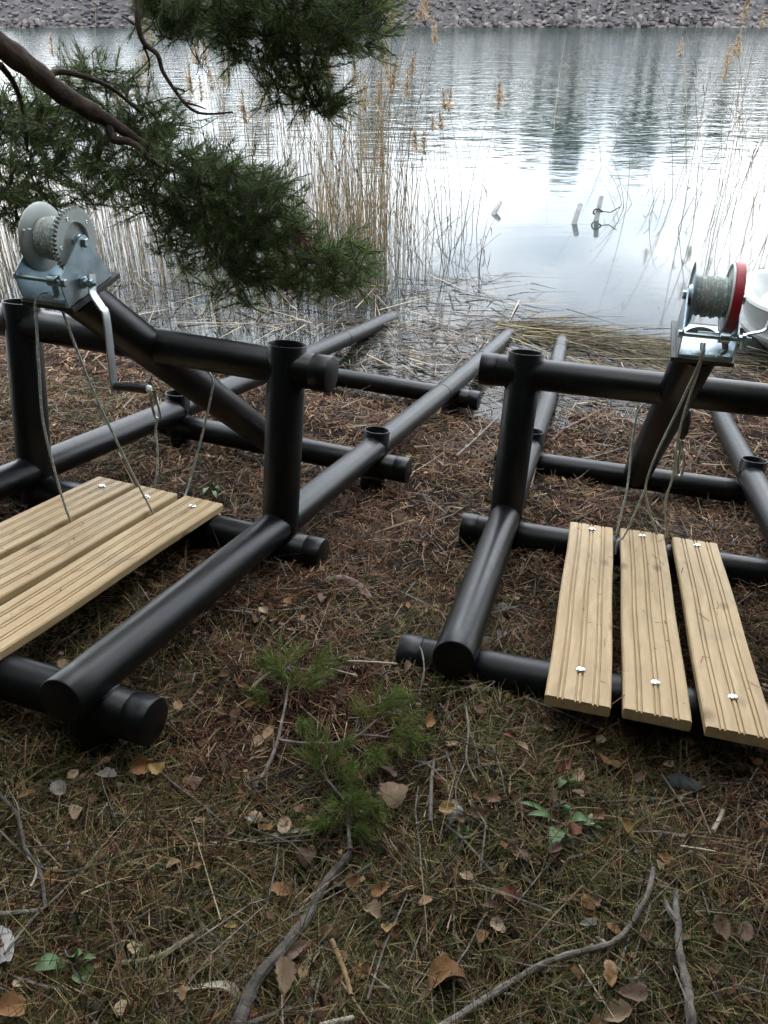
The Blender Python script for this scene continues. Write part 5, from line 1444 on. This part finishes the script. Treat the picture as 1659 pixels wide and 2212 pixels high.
plant(1215, 1785, [(-62, -22, .05, .008, .03), (-22, 38, .05, .017, .02), (22, 30, .04, .014, .02), (45, -12, .05, .012, .03), (70, 2, .05, .010, .02), (10, -40, .04, .008, .03), (-80, -45, .05, .006, .03)], 'green broad-leaved plant right of the middle foreground')
plant(165, 2092, [(-75, 0, .06, .016, .03), (25, 30, .05, .018, .02), (10, -30, .04, .009, .04), (-5, -22, .03, .008, .05), (35, -20, .03, .006, .05)], 'green plant with pointed leaves at the lower left')
plant(1000, 1810, [(-18, 6, .03, .007, .02), (14, -12, .03, .007, .02), (10, 10, .03, .006, .02), (-12, -12, .03, .006, .02)], 'tiny green seedling by the dark forked twig')
plant(458, 1062, [(-16, 2, .03, .010, .03), (14, -4, .03, .010, .03), (4, -14, .03, .008, .04), (8, 12, .03, .008, .02)], 'small green weed behind the left planks')
plant(1225, 1690, [(-14, 8, .03, .010, .02), (12, 4, .03, .009, .02)], 'little round-leaved weed above the green plant')

# ------------------------------------------------------------------ fallen pine sprig
def sprig(stems, tuft_px, label, base):
    o0 = on_ground(*base, 0); e = empty('pine_sprig', tuple(o0)); tag(e, label, 'pine sprig')
    allp = []
    for pts, r0, r1 in stems:
        P = spline([on_ground(a, b, c) for a, b, c in pts], 20) - o0
        MB().tube(P, np.linspace(r0, r1, 20), 8).build('stem', M['stick'], e); allp += list(P)
    A = np.array(allp); Bs = []; Ds = []
    for (a, b, c, dx, dy, k) in tuft_px:
        p = on_ground(a, b, c) - o0; q = on_ground(a + dx, b + dy, c + .015) - o0; d = q - p; d /= np.linalg.norm(d)
        for _ in range(k): Bs.append(p + R.normal(0, .010, 3)); Ds.append(d + R.normal(0, .28, 3) + np.array([0, 0, .22]))
    V_, F_ = needles(np.array(Bs), np.array(Ds), np.full(len(Bs), .05), 52, nl=.045, w=.0008, ang=(.35, .95))
    big_mesh('needle_tufts', V_, F_, M['pinetip'], parent=e)
zz = lambda a, b: ((550 + a * .3617) / 1.15732, (1580 + b * .3617) / 1.15732)
def Z3(a, b, c): return (*zz(a, b), c)
def TF(a, b, c, dx, dy, k): return (*zz(a, b), c, dx, dy, k)
sprig([([Z3(230, 1085, .01), Z3(330, 930, .03), Z3(400, 745, .05), Z3(430, 600, .06), Z3(455, 480, .06), Z3(470, 330, .06), Z3(420, 290, .06)], .0050, .0020),
       ([Z3(400, 745, .05), Z3(600, 770, .055), Z3(830, 760, .06), Z3(960, 710, .06), Z3(1090, 600, .06)], .0038, .0018),
       ([Z3(830, 760, .06), Z3(920, 790, .055), Z3(1010, 850, .05)], .0022, .0014), ([Z3(960, 710, .06), Z3(1100, 720, .06), Z3(1230, 740, .05)], .0022, .0014),
       ([Z3(530, 300, .06), Z3(470, 240, .06), Z3(600, 260, .06), Z3(680, 245, .06)], .0022, .0014)],
      [TF(420, 230, .05, -25, -6, 4), TF(500, 210, .05, 0, -25, 4), TF(620, 230, .05, 22, -8, 5), TF(700, 245, .05, 28, 4, 3), TF(450, 340, .06, -8, -20, 5), TF(480, 420, .05, 10, -20, 4), TF(540, 370, .05, 26, -10, 4), TF(350, 440, .04, -28, 0, 3), TF(540, 620, .04, 20, 18, 4),
       TF(1080, 560, .06, 15, -22, 5), TF(1160, 520, .06, 18, -20, 5), TF(1200, 560, .06, 28, -6, 4), TF(1000, 620, .05, -10, -18, 3), TF(1180, 720, .05, 28, 4, 5), TF(1270, 740, .05, 26, 8, 4), TF(1000, 840, .05, 14, 20, 4), TF(1060, 800, .05, 22, 14, 4)],
      'forked green pine sprig lying in the middle foreground', zz(300, 980))
sprig([([Z3(880, 1500, .01), Z3(895, 1330, .03), Z3(870, 1180, .045), Z3(790, 1080, .05), Z3(690, 960, .05), Z3(640, 900, .05)], .0046, .0018)],
      [TF(700, 900, .05, -14, -16, 5), TF(770, 880, .05, 10, -20, 4), TF(740, 960, .05, -6, -16, 4), TF(800, 1040, .05, 18, -14, 4), TF(850, 1100, .05, 22, 8, 5), TF(900, 1150, .05, 22, 2, 5), TF(980, 1200, .05, 24, 10, 5), TF(930, 1280, .04, 22, 18, 5), TF(820, 1200, .04, -18, 14, 4), TF(780, 1330, .03, -24, 12, 4), TF(1000, 1330, .03, 10, 22, 3)],
      'bushy green pine sprig on a dark stem, nearer than the forked one', zz(885, 1480))
